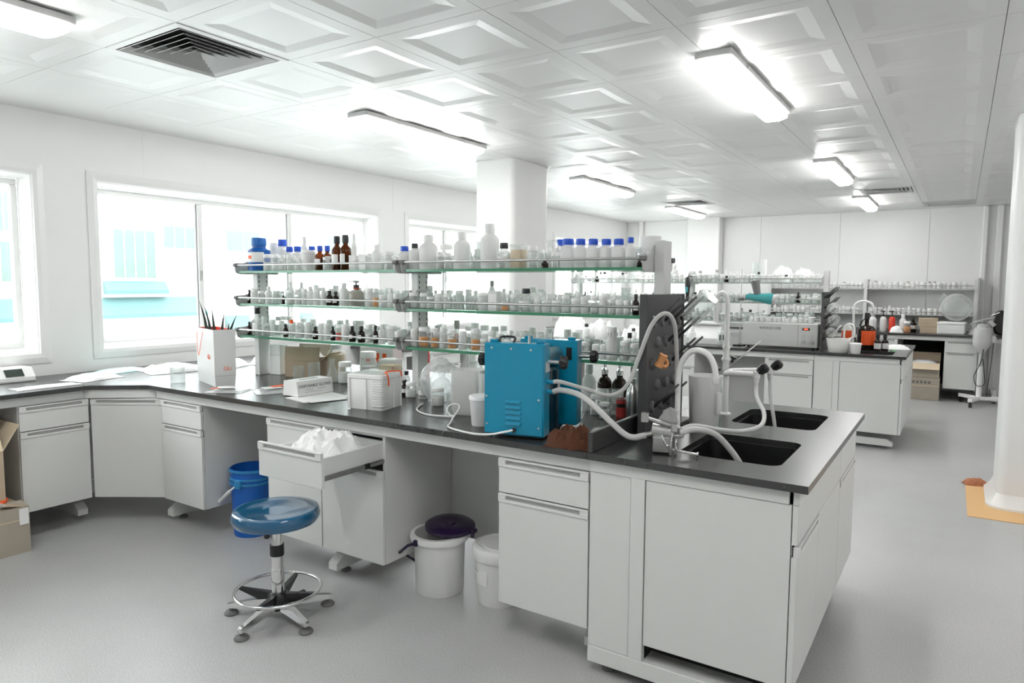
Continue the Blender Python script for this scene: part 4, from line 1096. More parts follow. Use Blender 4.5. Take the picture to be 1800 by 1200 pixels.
# white stacking crate with orange cord
cr = thing('stacking_crate', 'white ribbed plastic crate with an orange cord', 'crate', (-2.366, 2.458, Z), D(99))
cw, cd_, ch = .18, .21, .175
g = G()
g.loft([[(a, b, z) for a, b in rrect(o, cw - o, o, cd_ - o, .012, 3)] for z, o in ((0, .006), (.02, .004), (ch, 0))], True, False)
g.loft([[(a, b, z) for a, b in rrect(o, cw - o, o, cd_ - o, .012, 3)] for z, o in ((ch, 0), (ch + .003, .002), (ch, .006), (.03, .01))], False, True)
part('walls', g, M['pail'], cr)
for k in range(12):
    z = .02 + k * .0125
    part('rib', G().loft([[(a, b, zz) for a, b in rrect(-.0025, .06, -.0025, .065, .014, 3)] for zz in (z, z + .006)], True, True, sm=False), M['pail'], cr)
part('rim', G().loft([[(a, b, z) for a, b in rrect(-.004, cw + .004, -.004, cd_ + .004, .014, 3)] for z in (ch - .018, ch - .002)], True, True, sm=False), M['capw'], cr)
part('inner_lid', G().box(.012, cw - .012, .012, cd_ - .012, ch + .001, ch + .006, b=.002), M['clear2'], cr)
for (x, y) in ((-.004, .10), (-.004, .20), (.10, -.004), (.16, -.004)):
    if y < 0: part('corner_post', G().box(x - .006, x + .006, -.005, .0, .005, ch - .02), M['capw'], cr)
    else: part('corner_post', G().box(-.005, .0, y - .006, y + .006, .005, ch - .02), M['capw'], cr)
part('cord', G().tube(spline([(.05, -.006, ch - .055), (.045, -.007, ch - .02), (.04, -.002, ch + .006), (.07, .03, ch + .010), (.12, .03, ch + .010), (.16, .0, ch + .006), (.165, -.006, ch - .02)], 5), .0035, 6), M['orange'], cr)

# ---------------------------------------------------------------- under the rack, left of the crate
wt = thing('tall_carton', 'tall narrow white carton beside the window-end rack post', 'box', (-3.935, 3.08, Z), D(10))
part('carton', G().box(-.045, .045, -.04, .04, 0, .205, b=.002), M['paper'], wt)
part('seam', G().box(-.0455, .0455, -.0412, -.04, .135, .137), M['capg'], wt)
ob = thing('cardboard_box', 'brown cardboard box with open flaps under the rack', 'box', (-3.80, 3.02, Z), D(15))
carton(ob, 0, .27, 0, .14, 0, .115, M['kraft'])
flap(ob, (0, 0, .115), (.27, 0, .115), (0, 1, 0), 82, .09, M['kraft'])
flap(ob, (.27, 0, .115), (.27, .14, .115), (1, 0, 0), 35, .10, M['kraftin'])
flap(ob, (0, .14, .115), (.27, .14, .115), (0, 1, 0), 70, .10, M['kraft2'])
part('packing_paper', crumple(10, 8, .2, .11, .07, 2.2, 1.1), M['cloth'], ob, (.13, .075, .13))
tb = thing('flat_bottle', 'large flat bottle of tan powder beside the cardboard box', 'bottle', (-3.455, 3.165, Z), D(25))
Ls = [[(a, b, z) for a, b in rrect(-w, w, -.04, .04, .03, 4)] for w, z in ((.052, 0), (.058, .01), (.058, .165), (.05, .182), (.036, .19), (.036, .2))]
part('body', G().loft(Ls, True, False), M['clear2'], tb)
part('contents', G().loft([[(a, b, z) for a, b in rrect(-w, w, -.037, .037, .028, 4)] for w, z in ((.05, .004), (.055, .012), (.055, .16))], True, True), M['c_tan'], tb)
part('cap', G().lathe([(0, .195), (.038, .195), (.038, .225), (0, .225)], 18), M['capw'], tb)
sb = thing('striped_carton', 'long white carton with orange stripes behind the flat bottle', 'box', (-3.30, 3.42, Z), D(5))
part('carton', G().box(-.14, .14, -.05, .05, 0, .20, b=.002), M['paper'], sb)
for x in (-.07, .01, .07): part('stripe', G().box(x - .016, x + .016, -.0512, -.05, .1, .16), M['orange'], sb)
rb_ = thing('red_folder', 'upright red folder behind the glassware', 'folder', (-3.0, 3.50, Z), D(0))
part('cover', G().box(-.055, .055, -.012, .012, 0, .25, b=.003), M['red'], rb_)
part('pages', G().box(-.05, .053, -.008, .008, .004, .252), M['paper'], rb_)
for k, x, y, r, h, lab in (
        ('bek', -3.62, 2.985, .036, .085, 'squat beaker in front of the cardboard box'), ('bek', -3.53, 3.035, .04, .11, 'taller beaker between cardboard box and flat bottle'),
        ('fla', -3.36, 3.04, .048, .145, 'conical flask in front of the flat bottle'), ('jar', -3.245, 3.04, .044, .135, 'wide jar with white lid beside the conical flask'),
        ('jar', -3.20, 3.20, .055, .19, 'largest glass jar under the rack, white lid'), ('whj', -3.07, 3.12, .030, .095, 'small white-lidded pot behind the crate'),
        ('cup', -3.06, 3.25, .045, .15, 'white tub behind the pot under the rack'), ('tan', -2.93, 3.12, .055, .165, 'broad square jar with white lid behind the crate'),
        ('clk', -2.80, 3.12, .022, .10, 'short bottle beside the broad square jar'), ('jar', -2.72, 3.16, .03, .105, 'lidded jar beside the middle rack post'),
        ('jar', -2.535, 2.86, .030, .085, 'small labelled jar next to the bagged flask'), ('drk', -2.60, 2.88, .022, .09, 'dark bottle just behind the crate corner'),
        ('bek', -2.53, 2.97, .035, .10, 'beaker behind the small labelled jar'), ('clk', -2.455, 2.87, .028, .10, 'clear bottle behind the white cord'),
        ('jar', -2.245, 2.74, .034, .095, 'white-lidded jar under the plastic bag'), ('fla', -2.29, 3.10, .055, .24, 'tall conical flask behind the white jug'),
        ('fla', -2.12, 2.93, .06, .225, 'conical flask rising behind the white jug'), ('bek', -2.16, 2.76, .035, .07, 'low square-looking beaker by the coiled cord'),
        ('hdk', -2.0, 3.05, .03, .20, 'narrow bottle behind the white jug'), ('rbf', -2.33, 2.88, .062, .17, 'round flask inside the clear plastic bag')):
    place(k, x, y, Z, r, h, lab)
pbg = G(); LL = []
for i in range(9):
    t = i / 8; rr = .115 * math.sin(math.pi * min(1, .12 + t * .86)) ** .7
    LL.append([(rr * (1 + .10 * noise.noise(Vector((math.cos(a) * 2, math.sin(a) * 2, t * 3)))) * math.cos(a), rr * (1 + .10 * noise.noise(Vector((math.cos(a) * 2, math.sin(a) * 2, t * 3 + 5)))) * math.sin(a), .002 + .235 * t) for a in [2 * math.pi * k / 18 for k in range(18)]])
single('clear_bag', pbg.loft(LL, True, True), M['film'], 'clear plastic bag standing around the round flask', 'bag', (-2.33, 2.87, Z))
jg = thing('plastic_jug', 'tall milky white jug beside the blue machine', 'jug', (-1.985, 2.665, Z), D(12))
part('body', G().loft([[(a, b, z) for a, b in rrect(-w, w, -w * .9, w * .9, .02, 4)] for w, z in ((.068, 0), (.072, .01), (.074, .2), (.076, .215), (.072, .215), (.07, .2))], True, False), M['milky'], jg)
part('water', G().loft([[(a, b, z) for a, b in rrect(-.066, .066, -.06, .06, .018, 4)] for z in (.01, .16)], True, True), M['milky'], jg)
place('cup', -1.775, 2.47, Z, .052, .135, 'milky tub touching the blue machine')
pt2 = thing('measuring_jug', 'clear measuring jug behind the milky tub', 'jug', (-1.82, 2.61, Z), D(0))
part('body', G().lathe([(0, 0), (.05, 0), (.055, .01), (.06, .22), (.063, .222), (.057, .218), (.052, .012), (0, .01)], 20), M['clear2'], pt2)
part('handle', G().tube(spline([(.058, 0, .19), (.09, 0, .18), (.092, 0, .08), (.056, 0, .06)], 5), .006, 8), M['clear2'], pt2)

# ---------------------------------------------------------------- blue machine
mc = thing('blue_machine', 'blue metal laboratory machine with hoses and black knobs', 'machine', (-1.636, 2.30, Z), D(12))
w, h = .26, .39
part('front_case', G().box(0, w, 0, .075, .012, h, b=.003), M['machine_blue'], mc)
part('front_cover', G().box(.002, w - .004, -.004, .0, .016, h - .004, b=.0015), M['machine_blue'], mc)
part('rear_case', G().box(.05, .315, .29, .365, .012, h - .004, b=.003), M['machine_blue'], mc)
part('tank', G().lathe([(0, .012), (.10, .012), (.10, .27), (.09, .28), (0, .28)], 28, c=(.165, .183)), M['machine_dark'], mc)
part('base_tray', G().box(.03, w - .01, .01, .355, .006, .012), M['machine_dark'], mc)
part('bridge', G().box(.06, w - .06, .075, .29, h - .05, h - .03), M['machine_dark'], mc)
part('drum', G().tube([(.215, .075, .325), (.215, .29, .325)], .035, 20), M['steel'], mc)
part('slot', G().box(.265, .29, .2885, .29, .30, .355), M['black'], mc)
for x in (.012, w - .045):
    part('bracket_tab', G().box(x, x + .033, .03, .05, h, h + .012, b=.002), M['machine_blue'], mc)
    part('bracket_tab', G().box(x + .05, x + .083, .31, .33, h - .004, h + .008, b=.002), M['machine_blue'], mc)
part('top_pin', G().lathe([(0, h), (.006, h), (.006, h + .03), (0, h + .03)], 10, c=(.19, .02)), M['steel'], mc)
part('top_pin', G().lathe([(0, h - .004), (.005, h - .004), (.005, h + .026), (0, h + .026)], 10, c=(.19, .32)), M['steel'], mc)
part('top_handle', G().tube(spline([(.05, .05, h), (.05, .06, h + .02), (.11, .06, h + .02), (.11, .05, h)], 4), .005, 8), M['black'], mc)
part('label_plate', G().box(w, w + .001, .02, .07, .275, .315), M['alu'], mc)
part('label_plate', G().box(.2655, .2665, .165, .20, .185, .215), M['alu'], mc)
part('name_board', G().box(.08, .19, .10, .26, h - .0298, h - .026), M['capw'], mc)
for x, z in ((.035, h - .02), (.12, h - .022), (.205, h - .024), (.012, .17), (.014, .055), (w - .02, .165), (w - .02, .05)):
    part('screw', G().tube([(x, -.0065, z), (x, -.003, z)], .0045, 10), M['chrome'], mc)
for k in range(5):
    z = .055 + k * .0225
    prf = [[(.095, -.004, z), (.165, -.004, z), (.165, -.004, z + .013), (.095, -.004, z + .013)], [(.100, -.012, z + .002), (.160, -.012, z + .002), (.163, -.005, z + .013), (.097, -.005, z + .013)]]
    part('louvre', G().loft(prf, True, True, sm=False), M['machine_blue'], mc)
part('cable_gland', G().tube([(.135, -.012, .035), (.135, .0, .035)], .010, 12), M['black'], mc)
def knob(root, a, b, r=.028, stem=.008):
    a, b = Vector(a), Vector(b); d = (b - a).normalized()
    part('knob_stem', G().tube([a, b], stem, 12), M['steel'], root)
    g = G(); t1 = b + d * .03
    side = d.orthogonal().normalized(); s2 = d.cross(side)
    lo = lambda c, q: [tuple(c + (side * math.cos(t) + s2 * math.sin(t)) * r * q * (1 if i % 2 else .86)) for i, t in enumerate([2 * math.pi * k / 20 for k in range(20)])]
    part('knob', g.loft([lo(b, .8), lo(b + d * .005, 1), lo(t1 - d * .006, 1), lo(t1, .7)], True, True), M['black'], root)
knob(mc, (-.0, .05, .315), (-.015, .05, .315))
knob(mc, (w, .055, .315), (w + .05, .055, .315))
knob(mc, (.315, .33, .315), (.365, .33, .315))
for (y, z) in ((.045, .235), (.045, .195)):
    part('hose_port', G().tube([(w, y, z), (w + .025, y, z)], .009, 12), M['machine_blue'], mc)
single('power_cord', G().tube(spline([(-1.506, 2.315, .906), (-1.53, 2.295, .90), (-1.60, 2.292, .882), (-1.675, 2.285, .876), (-1.767, 2.300, .875), (-1.854, 2.335, .875), (-1.895, 2.40, .876), (-1.935, 2.475, .888), (-1.955, 2.545, .915), (-1.975, 2.555, .932), (-2.005, 2.535, .925), (-2.012, 2.525, .90), (-1.99, 2.525, .882), (-1.97, 2.53, .878), (-2.02, 2.51, .876), (-2.096, 2.50, .875), (-2.167, 2.52, .875), (-2.244, 2.575, .875), (-2.30, 2.66, .875), (-2.325, 2.715, .875)], 7), .0045, 8), M['capw'], 'white power cord coiled on the worktop beside the blue machine', 'cord')
rg = thing('rag', 'crumpled brown rag in front of the blue machine', 'rag', (-1.255, 2.36, Z), D(8))
part('cloth', crumple(56, 44, .205, .155, .070, 1.7, .8, 1.3, .14, 1.5, .7, .013), M['rag'], rg)
part('corner', crumple(20, 16, .11, .08, .035, 5.5, .8, 1.8, .15, 1.7), M['rag'], rg, (.045, -.035, 0), (0, 0, .5))

# ---------------------------------------------------------------- right of the machine, under the rack
for k, x, y, r, h, lab in (
        ('hdp', -1.545, 3.08, .034, .232, 'tall white bottle beside the blue machine under the rack'), ('jar', -1.455, 2.99, .033, .10, 'jar in front of the tall white bottle by the machine'),
        ('cup', -1.30, 3.16, .042, .213, 'tall white cup behind the steel bottle'), ('jar', -1.385, 2.93, .028, .075, 'small jar beside the striped can'),
        ('bek', -1.40, 3.06, .035, .12, 'beaker in the clutter beside the dispenser bottles')):
    place(k, x, y, Z, r, h, lab)
def dispenser(x, y, lab):
    d = thing('dispenser_bottle', lab, 'bottle', (x, y, Z), 0)
    part('body', narrow(.038, .24, 16, .42, .5, .76), M['darkg'], d)
    part('label', lab_patch(.0386, .03, .10), M['paper'], d)
    part('pump_head', G().lathe([(0, .17), (.018, .17), (.018, .195), (.008, .205), (.008, .235), (.014, .24), (0, .245)], 14), M['chrome'], d)
dispenser(-1.521, 3.21, 'brown dispenser bottle with metal pump by the white bottle')
dispenser(-1.435, 3.205, 'brown dispenser bottle with metal pump by the green bottle')
gl = thing('green_bottle', 'bottle of bright green liquid with black cap', 'bottle', (-1.40, 3.33, Z))
part('body', wide(.053, .2, 18, .5, .6), M['greeng'], gl)
part('cap', knurl_cap(.028, .145, .205), M['capk'], gl)
def can(x, y, lab, r=.03, h=.11):
    c = thing('paint_can', lab, 'can', (x, y, Z))
    part('wall', G().lathe([(0, 0), (r, 0), (r, h), (r * .92, h), (r * .9, h - .004), (0, h - .004)], 20), M['cans'], c)
    part('band', G().lathe([(r * 1.01, h * .55), (r * 1.01, h * .75)], 20), M['black'], c)
    part('rim', G().lathe([(r * 1.0, h - .004), (r * 1.04, h - .002), (r * 1.04, h + .002), (r * .94, h + .002)], 20), M['steel'], c)
M['cans'] = mat('red_can_label', (.42, .05, .045), .35, var=.15)
can(-1.339, 3.01, 'striped red and black can on the machine side of the steel bottle', .024, .085)
can(-1.218, 3.06, 'red can between the steel bottle and the peg rack', .025, .08)
sbt = thing('steel_bottle', 'brushed steel bottle between two red cans', 'bottle', (-1.274, 3.0, Z))
part('body', G().lathe([(0, 0), (.031, 0), (.033, .005), (.033, .115), (.028, .135), (.014, .155), (.013, .172)], 24), M['steel'], sbt)
part('cap', knurl_cap(.015, .168, .19), M['steel'], sbt)
pb2 = G(); LL = []
for i in range(8):
    t = i / 7; rr = .05 * math.sin(math.pi * min(1, .15 + t * .82)) ** .7
    LL.append([(rr * (1 + .14 * noise.noise(Vector((math.cos(a) * 2, math.sin(a) * 2, t * 3 + 9)))) * math.cos(a), rr * math.sin(a), .002 + .15 * t) for a in [2 * math.pi * k / 16 for k in range(16)]])
single('clear_bag', pb2.loft(LL, True, True), M['film'], 'small clear plastic bag in front of the dispenser bottles', 'bag', (-1.50, 2.86, Z))
tb2 = G(); LL = []
for i in range(8):
    t = i / 7; rr = .06 * (1 - .45 * t)
    LL.append([(rr * (1 + .2 * noise.noise(Vector((math.cos(a) * 2, math.sin(a) * 2, t * 3 + 2)))) * math.cos(a) - .05 * t, rr * .6 * math.sin(a), .002 + .14 * t) for a in [2 * math.pi * k / 16 for k in range(16)]])
single('clear_bag', tb2.loft(LL, True, True), M['film'], 'clear plastic bag standing on the top tier, sink bay', 'bag', (-1.69, 3.02, 1.5785))
single('clear_bag', crumple(12, 10, .12, .12, .09, 3.9, 1.1), M['film'], 'crumpled clear bag on the top tier by the sink-end post', 'bag', (-1.26, 3.03, 1.5785))
single('white_roll', G().lathe([(0, 0), (.05, 0), (.05, .15), (.02, .15), (.02, .02), (0, .02)], 24), M['paper'], 'white paper roll at the sink end of the top tier', 'roll', (-1.25, 3.12, 1.5785))
single('clear_bag', crumple(10, 8, .10, .09, .12, 8.9, 1.2), M['film'], 'clear bag beside the middle post on the bottom tier', 'bag', (-2.51, 3.10, 1.1505))

# ---------------------------------------------------------------- peg rack, faucets, pump, hoses
pr_ = thing('peg_rack', 'charcoal drying rack board with slanted pegs', 'rack', (-1.075, 2.66, Z))
part('board', G().box(-.012, .0, 0, .43, .0, .59, b=.002), M['peg'], pr_)
part('side_rail', G().box(-.03, .006, -.008, .004, .0, .59, b=.002), M['peg'], pr_)
part('side_rail', G().box(-.03, .006, .426, .438, .0, .59, b=.002), M['peg'], pr_)
part('drip_tray', G().box(-.01, .06, .0, .43, .0, .02, b=.004), M['peg'], pr_)
pegs = [(.075, .475, 1), (.175, .475, 1), (.275, .475, 1), (.375, .475, 1), (.125, .385, 0), (.225, .385, 1), (.325, .385, 1), (.075, .295, 0), (.175, .295, 0), (.275, .295, 1), (.375, .295, 1), (.125, .205, 0), (.225, .205, 0), (.325, .205, 0), (.075, .115, 1), (.175, .115, 1), (.275, .115, 0), (.375, .115, 0)]
for y, z, on in pegs:
    b = part('peg_base', G().lathe([(0, 0), (.026, 0), (.022, .008), (.012, .012), (0, .012)], 14), M['pegl'], pr_, (0, y, z), (0, D(90), 0))
    if on:
        part('peg', G().tube([(-.0, 0, .008), (-.105, 0, .115)], [.0075, .0045], 8), M['peg'], b)
gj = thing('glass_jar', 'clear glass jar hung upside down on a top peg', 'jar', (-1.01, 2.99, 1.345))
g = G().lathe([(0, .145), (.04, .145), (.046, .14), (.046, .03), (.04, .012), (.042, .0), (.038, .0), (.037, .012), (.043, .03), (.043, .135), (0, .14)], 20)
part('wall', g, M['clear'], gj, (0, 0, 0), (0, D(40), 0))
op = thing('rubber_plug', 'orange-brown rubber plug pushed on a peg', 'plug', (-1.05, 2.735, 1.17))
part('body', G().lathe([(.008, 0), (.019, 0), (.014, .022), (.018, .055), (.008, .058)], 16), M['wood'], op, (0, 0, -.01), (0, D(25), 0))
part('loop', G().tube(spline([(.01, -.003, .0), (.022, .014, -.014), (.026, .034, .0), (.015, .038, .02)], 4), .008, 10), M['wood'], op)
wp_ = single('steel_wire', G().tube([(-.99, 3.32, 1.045), (-.79, 3.385, 1.235)], .0025, 6), M['steel'], 'thin slanted steel wire leaning on the lab faucet', 'wire')

def goose(name, label, base, pts, r, m='whitemetal'):
    root = thing(name, label, 'faucet', base)
    part('flange', G().lathe([(0, 0), (.03, 0), (.03, .006), (.018, .012), (0, .012)], 20), M[m], root)
    part('spout', G().tube(spline(pts, 8), r, 14), M[m], root)
    return root
gk = goose('gooseneck_faucet', 'thick white gooseneck faucet beside the peg rack', (-.975, 2.77, Z),
      [(0, 0, .012), (0, 0, .12), (.0, 0, .24), (.012, 0, .305), (.045, 0, .352), (.085, 0, .362), (.125, 0, .345), (.15, 0, .30), (.157, 0, .255)], .0125)
part('nozzle', G().lathe([(.0, 0), (.010, 0), (.015, .008), (.015, .03), (0, .03)], 16), M['capw'], gk, (.157, 0, .228))
lf = thing('lab_faucet', 'tall white lab faucet with two black-knobbed side taps', 'faucet', (-.945, 3.36, Z))
part('flange', G().lathe([(0, 0), (.032, 0), (.03, .006), (.018, .012), (.018, .035), (.0135, .04), (0, .04)], 20), M['whitemetal'], lf)
part('pole', G().lathe([(0, .03), (.017, .03), (.017, .19), (.0145, .195), (.0145, .255), (.022, .27), (.015, .285), (.015, .315), (.019, .33), (.0135, .345), (.0135, .36)], 18), M['whitemetal'], lf)
part('spout', G().tube(spline([(0, 0, .35), (0, 0, .45), (0, 0, .53), (-.008, -.003, .575), (-.027, -.01, .592), (-.045, -.016, .575), (-.05, -.018, .53), (-.05, -.018, .45)], 8), .0125, 12), M['whitemetal'], lf)
for s_, yy in ((0, -.05), (1, .05)):
    ex = .15 if s_ == 0 else .19
    arm = part('arm', G().tube(spline([(0, 0, .20 + .0 * s_), (.012, yy * .6, .205), (.03, yy, .21), (ex, yy, .212 + .012 * s_)], 6), .0135, 12), M['whitemetal'], lf)
    part('valve', G().lathe([(0, -.05), (.008, -.05), (.013, -.03), (.013, -.02), (.017, -.015), (.017, .015), (0, .018)], 16, c=(ex + .008, yy), z=.212 + .012 * s_), M['whitemetal'], arm)
    kb = part('tap_knob', G().lathe([(0, 0), (.012, 0), (.021, .012), (.025, .04), (.018, .052), (0, .052)], 8, sm=False), M['black'], arm, (ex + .014, yy, .222 + .012 * s_), (0, D(50), 0))
part('tap_knob', G().lathe([(0, 0), (.008, 0), (.006, .015), (.014, .02), (.014, .03), (0, .032)], 12), M['black'], lf, (-.035, -.01, .195))
part('tap_knob', G().lathe([(0, 0), (.008, 0), (.006, .015), (.014, .02), (.014, .03), (0, .032)], 12), M['black'], lf, (.022, .02, .255), (0, D(20), 0))
jr = thing('pitcher', 'milky white plastic pitcher behind the gooseneck faucet', 'pitcher', (-.925, 2.975, Z), D(-20))
part('body', G().lathe([(0, 0), (.058, 0), (.062, .006), (.071, .228), (.075, .235), (.071, .235), (.067, .226), (.058, .01), (0, .008)], 28), M['milky'], jr)
part('handle', G().box(.066, .082, -.012, .012, .07, .17, b=.006), M['milky'], jr)
gb2 = thing('green_bottle', 'small green bottle hidden behind the lab faucet pole', 'bottle', (-1.03, 3.50, Z))
part('body', narrow(.03, .16, 14), M['greeng'], gb2); part('cap', knurl_cap(.015, .13, .165), M['capk'], gb2)

pm = thing('water_pump', 'grey metal pump clamped beside the near sink', 'pump', (-.905, 2.445, Z), D(18))
part('base_block', G().box(-.045, .02, -.03, .03, .006, .065, b=.003), M['steel'], pm)
part('clamp_plate', G().box(.016, .027, -.045, .02, .0, .06, b=.002), M['chrome'], pm)
part('clamp_plate', G().box(.036, .044, -.045, .0, .005, .055, b=.002), M['chrome'], pm)
part('clamp_screw', G().tube([(.02, -.03, .022), (.115, -.045, .012)], .005, 10), M['chrome'], pm)
part('screw_head', G().lathe([(0, 0), (.009, 0), (.009, .006), (0, .006)], 12), M['chrome'], pm, (.115, -.045, .012), (0, D(95), 0))
part('pump_body', G().tube([(-.05, 0, .085), (.03, 0, .075)], .028, 16), M['steel'], pm)
part('bracket', G().prism([(-.03, .05), (.02, .05), (.045, .12), (.035, .165), (.015, .175), (-.01, .16)], 'y', -.004, .004), M['steel'], pm)
part('cover', G().prism([(-.05, .09), (.03, .10), (.02, .155), (.0, .165)], 'y', .006, .022), M['greymetal'], pm)
part('spindle', G().tube([(-.085, -.01, .135), (.055, -.02, .10)], .007, 10), M['steel'], pm)
part('end_block', G().box(-.09, -.062, -.02, .012, .115, .15, b=.003), M['steel'], pm)
part('wing_nut', G().box(.02, .045, -.03, -.018, .085, .115, b=.003), M['chrome'], pm)
part('yoke', G().tube(spline([(-.012, -.032, .075), (.0, -.034, .045), (.012, -.034, .035), (.022, -.034, .05), (.028, -.032, .08)], 4), .005, 8), M['chrome'], pm)
part('outlet', G().tube([(.02, 0, .08), (.055, .01, .082)], .011, 12), M['steel'], pm)
part('inlet', G().tube([(-.05, -.005, .07), (-.075, -.01, .066)], .010, 12), M['steel'], pm)

def hose(pts, r, lab, m='tubing'):
    return single('hose', G().tube(spline(pts, 8), r, 10), M[m], lab, 'hose')
hose([(-1.366, 2.402, 1.106), (-1.342, 2.42, 1.106), (-1.267, 2.50, 1.073), (-1.192, 2.57, 1.045), (-1.135, 2.61, 1.088), (-1.095, 2.635, 1.207), (-1.05, 2.645, 1.334), (-1.005, 2.67, 1.385), (-.985, 2.73, 1.346), (-.995, 2.80, 1.212), (-1.0, 2.82, 1.089), (-.985, 2.80, .99), (-.945, 2.68, .95), (-.925, 2.50, .96)], .0085, 'milky hose looping up over the peg rack')
hose([(-1.366, 2.402, 1.066), (-1.335, 2.408, 1.075), (-1.26, 2.408, 1.066), (-1.192, 2.40, 1.035), (-1.105, 2.395, .972), (-1.045, 2.395, .931), (-1.01, 2.40, .924), (-.985, 2.408, .931), (-.968, 2.413, .9355)], .0115, 'thick milky hose from blue machine to pump')
hose([(-.862, 2.49, .955), (-.845, 2.60, .954), (-.791, 2.75, .918), (-.739, 2.9, .892), (-.699, 3.05, .895), (-.711, 3.15, .935), (-.765, 3.24, .985), (-.787, 3.31, 1.035)], .0095, 'hose from the pump to the nearer side tap')
hose([(-.852, 2.445, .953), (-.81, 2.495, .962), (-.754, 2.55, .943), (-.708, 2.58, .893), (-.664, 2.60, .825), (-.63, 2.62, .74)], .0115, 'hose hanging down into the near sink')
hose([(-.747, 3.41, 1.048), (-.737, 3.39, .967), (-.714, 3.36, .878), (-.694, 3.33, .80)], .0085, 'hose hanging into the farther sink')

# ---------------------------------------------------------------- in the open drawer
single('plastic_wrap', crumple(40, 36, .33, .34, .155, 9.3, .9, 1.7, .03, 1.3), M['cloth'], 'crumpled white plastic wrap in the open drawer', 'wrap', (-2.437, 2.165, .6655), D(0))

M['bath'] = mat('bath_case', (.52, .52, .51), .4, var=.01)
M['bathf'] = mat('bath_front', (.60, .60, .585), .35, var=.01)
M['mintlid'] = mat('pale_green_plastic', (.42, .75, .45), .4)
M['redp'] = mat('bright_red_plastic', (.75, .05, .02), .35)
M['bulb'] = glass('thick_glass_bulb', (.93, .95, .94), (.75, .77, .76), .16, .7, .06)
M['greybag'] = mat('grey_plastic_bag', (.42, .42, .42), .35)
M['greycase'] = mat('light_grey_casting', (.56, .56, .55), .4, var=.02)
M['ragmix'] = mat('red_brown_rag', (.42, .16, .08), .9, var=.5, scale=70)
# ================================================================ SECOND BENCH THINGS
B2 = Y2
bx = thing('water_bath', 'grey boxy heating bath with red display on the second bench', 'machine', (-1.87, B2 + .20, Z))
part('case', G().box(0, .72, 0, .36, .02, .255, b=.006), M['bath'], bx)
part('front_plate', G().box(.004, .535, -.004, 0, .024, .25, b=.002), M['bathf'], bx)
part('control_panel', G().box(.54, .716, -.004, 0, .024, .25, b=.002), M['bathf'], bx)
part('display', G().box(.575, .645, -.006, -.004, .19, .215), M['lcd'], bx)
text_part('digits', '888', .024, M['led'], bx, (.61, -.0065, .2025), (D(90), 0, 0))
for x in (.59, .665):
    part('button', G().tube([(x, -.012, .135), (x, -.004, .135)], .011, 12), M['greymetal'], bx)
    part('dial', G().tube([(x, -.022, .075), (x, -.004, .075)], .019, 14), M['steel'], bx)
text_part('title_print', '电热恒温水浴锅', .030, M['ink'], bx, (.27, -.0045, .20), (D(90), 0, 0))
part('print_line', G().box(.225, .30, -.005, -.004, .125, .133), M['greymetal'], bx)
part('print_line', G().box(.20, .35, -.005, -.004, .068, .074), M['greymetal'], bx)
for x in (.05, .67):
    for y in (.05, .31): part('foot', G().lathe([(0, 0), (.015, 0), (.015, .021), (0, .021)], 10), M['black'], bx, (x, y, 0))
# clutter on the bath lid
far_row(-1.84, -1.2, B2 + .30, Z + .2565, 'heating bath lid', ['whj', 'cup', 'whj', 'hdp'], .04, .06, seed=41)

rs = thing('retort_stand', 'thin steel retort stand beside the heating bath', 'stand', (-1.93, B2 + .32, Z))
part('base', G().box(-.05, .05, -.07, .07, 0, .012, b=.003), M['black'], rs)
part('rod', G().lathe([(0, .012), (.005, .012), (.005, .80), (0, .80)], 10), M['steel'], rs)
part('clamp', G().box(-.025, .03, -.02, .012, .47, .50, b=.004).tube([(.02, -.01, .485), (.10, -.02, .485)], .005, 8), M['rubber'], rs)
part('clamp', G().box(-.02, .02, -.02, .012, .26, .285, b=.004), M['rubber'], rs)
hd_ = thing('hair_dryer', 'teal and grey hair dryer clamped above the heating bath', 'hair dryer', (-1.79, B2 + .22, 1.385))
hd_.scale = (1.25, 1.25, 1.25)
part('barrel', G().tube([(-.05, 0, .0), (-.02, 0, .0), (.06, 0, -.008), (.13, 0, -.015), (.165, 0, -.02)], [.018, .026, .034, .046, .044], 18), M['teal'], hd_)
part('rear_grille', G().tube([(.165, 0, -.02), (.185, 0, -.022)], [.044, .034], 18), M['greymetal'], hd_)
part('grip', G().tube([(.04, 0, .02), (.03, 0, .07), (.018, 0, .13)], [.026, .03, .036], 14), M['rubber'], hd_)
part('nozzle', G().tube([(-.09, 0, .004), (-.045, 0, .0)], [.012, .018], 14), M['greymetal'], hd_)
cj = thing('glass_jar', 'bulging clear glass jar with black marks beside the heating bath', 'jar', (-2.06, B2 + .20, Z), D(0))
part('body', G().lathe([(0, 0), (.05, 0), (.065, .02), (.068, .10), (.06, .14), (.04, .155), (.042, .165), (.036, .165), (.055, .13), (.06, .03), (0, .01)], 20), M['clear2'], cj)
for x in (-.02, .02): part('mark', G().box(x - .011, x + .011, -.0705, -.069, .06, .115), M['ink'], cj)
mi = thing('instrument', 'white bench instrument with a flat screen behind the white squeeze bottle', 'instrument', (-2.50, B2 + .30, Z))
part('case', G().prism([(0, 0), (.22, 0), (.22, .20), (.10, .20), (.0, .06)], 'x', 0, .36), M['whitemetal'], mi)
part('screen', G().box(.10, .26, -.002, .0, -.03, .09), M['paper'], mi, (0, .055, .10), (D(-35), 0, 0))
part('top_shelf', G().box(.02, .36, .06, .22, .2005, .215, b=.004), M['greymetal'], mi)
single('cable', G().tube(spline([(-2.52, B2 + .25, .885), (-2.50, B2 + .2, 1.0), (-2.56, B2 + .22, 1.09), (-2.60, B2 + .3, 1.12)], 6), .006, 8), M['black'], 'black cable curving up beside the bench instrument', 'cable')
sq_ = place('sqz', -2.36, B2 + .09, Z, .038, .19, 'white squeeze bottle seen behind the pitcher')
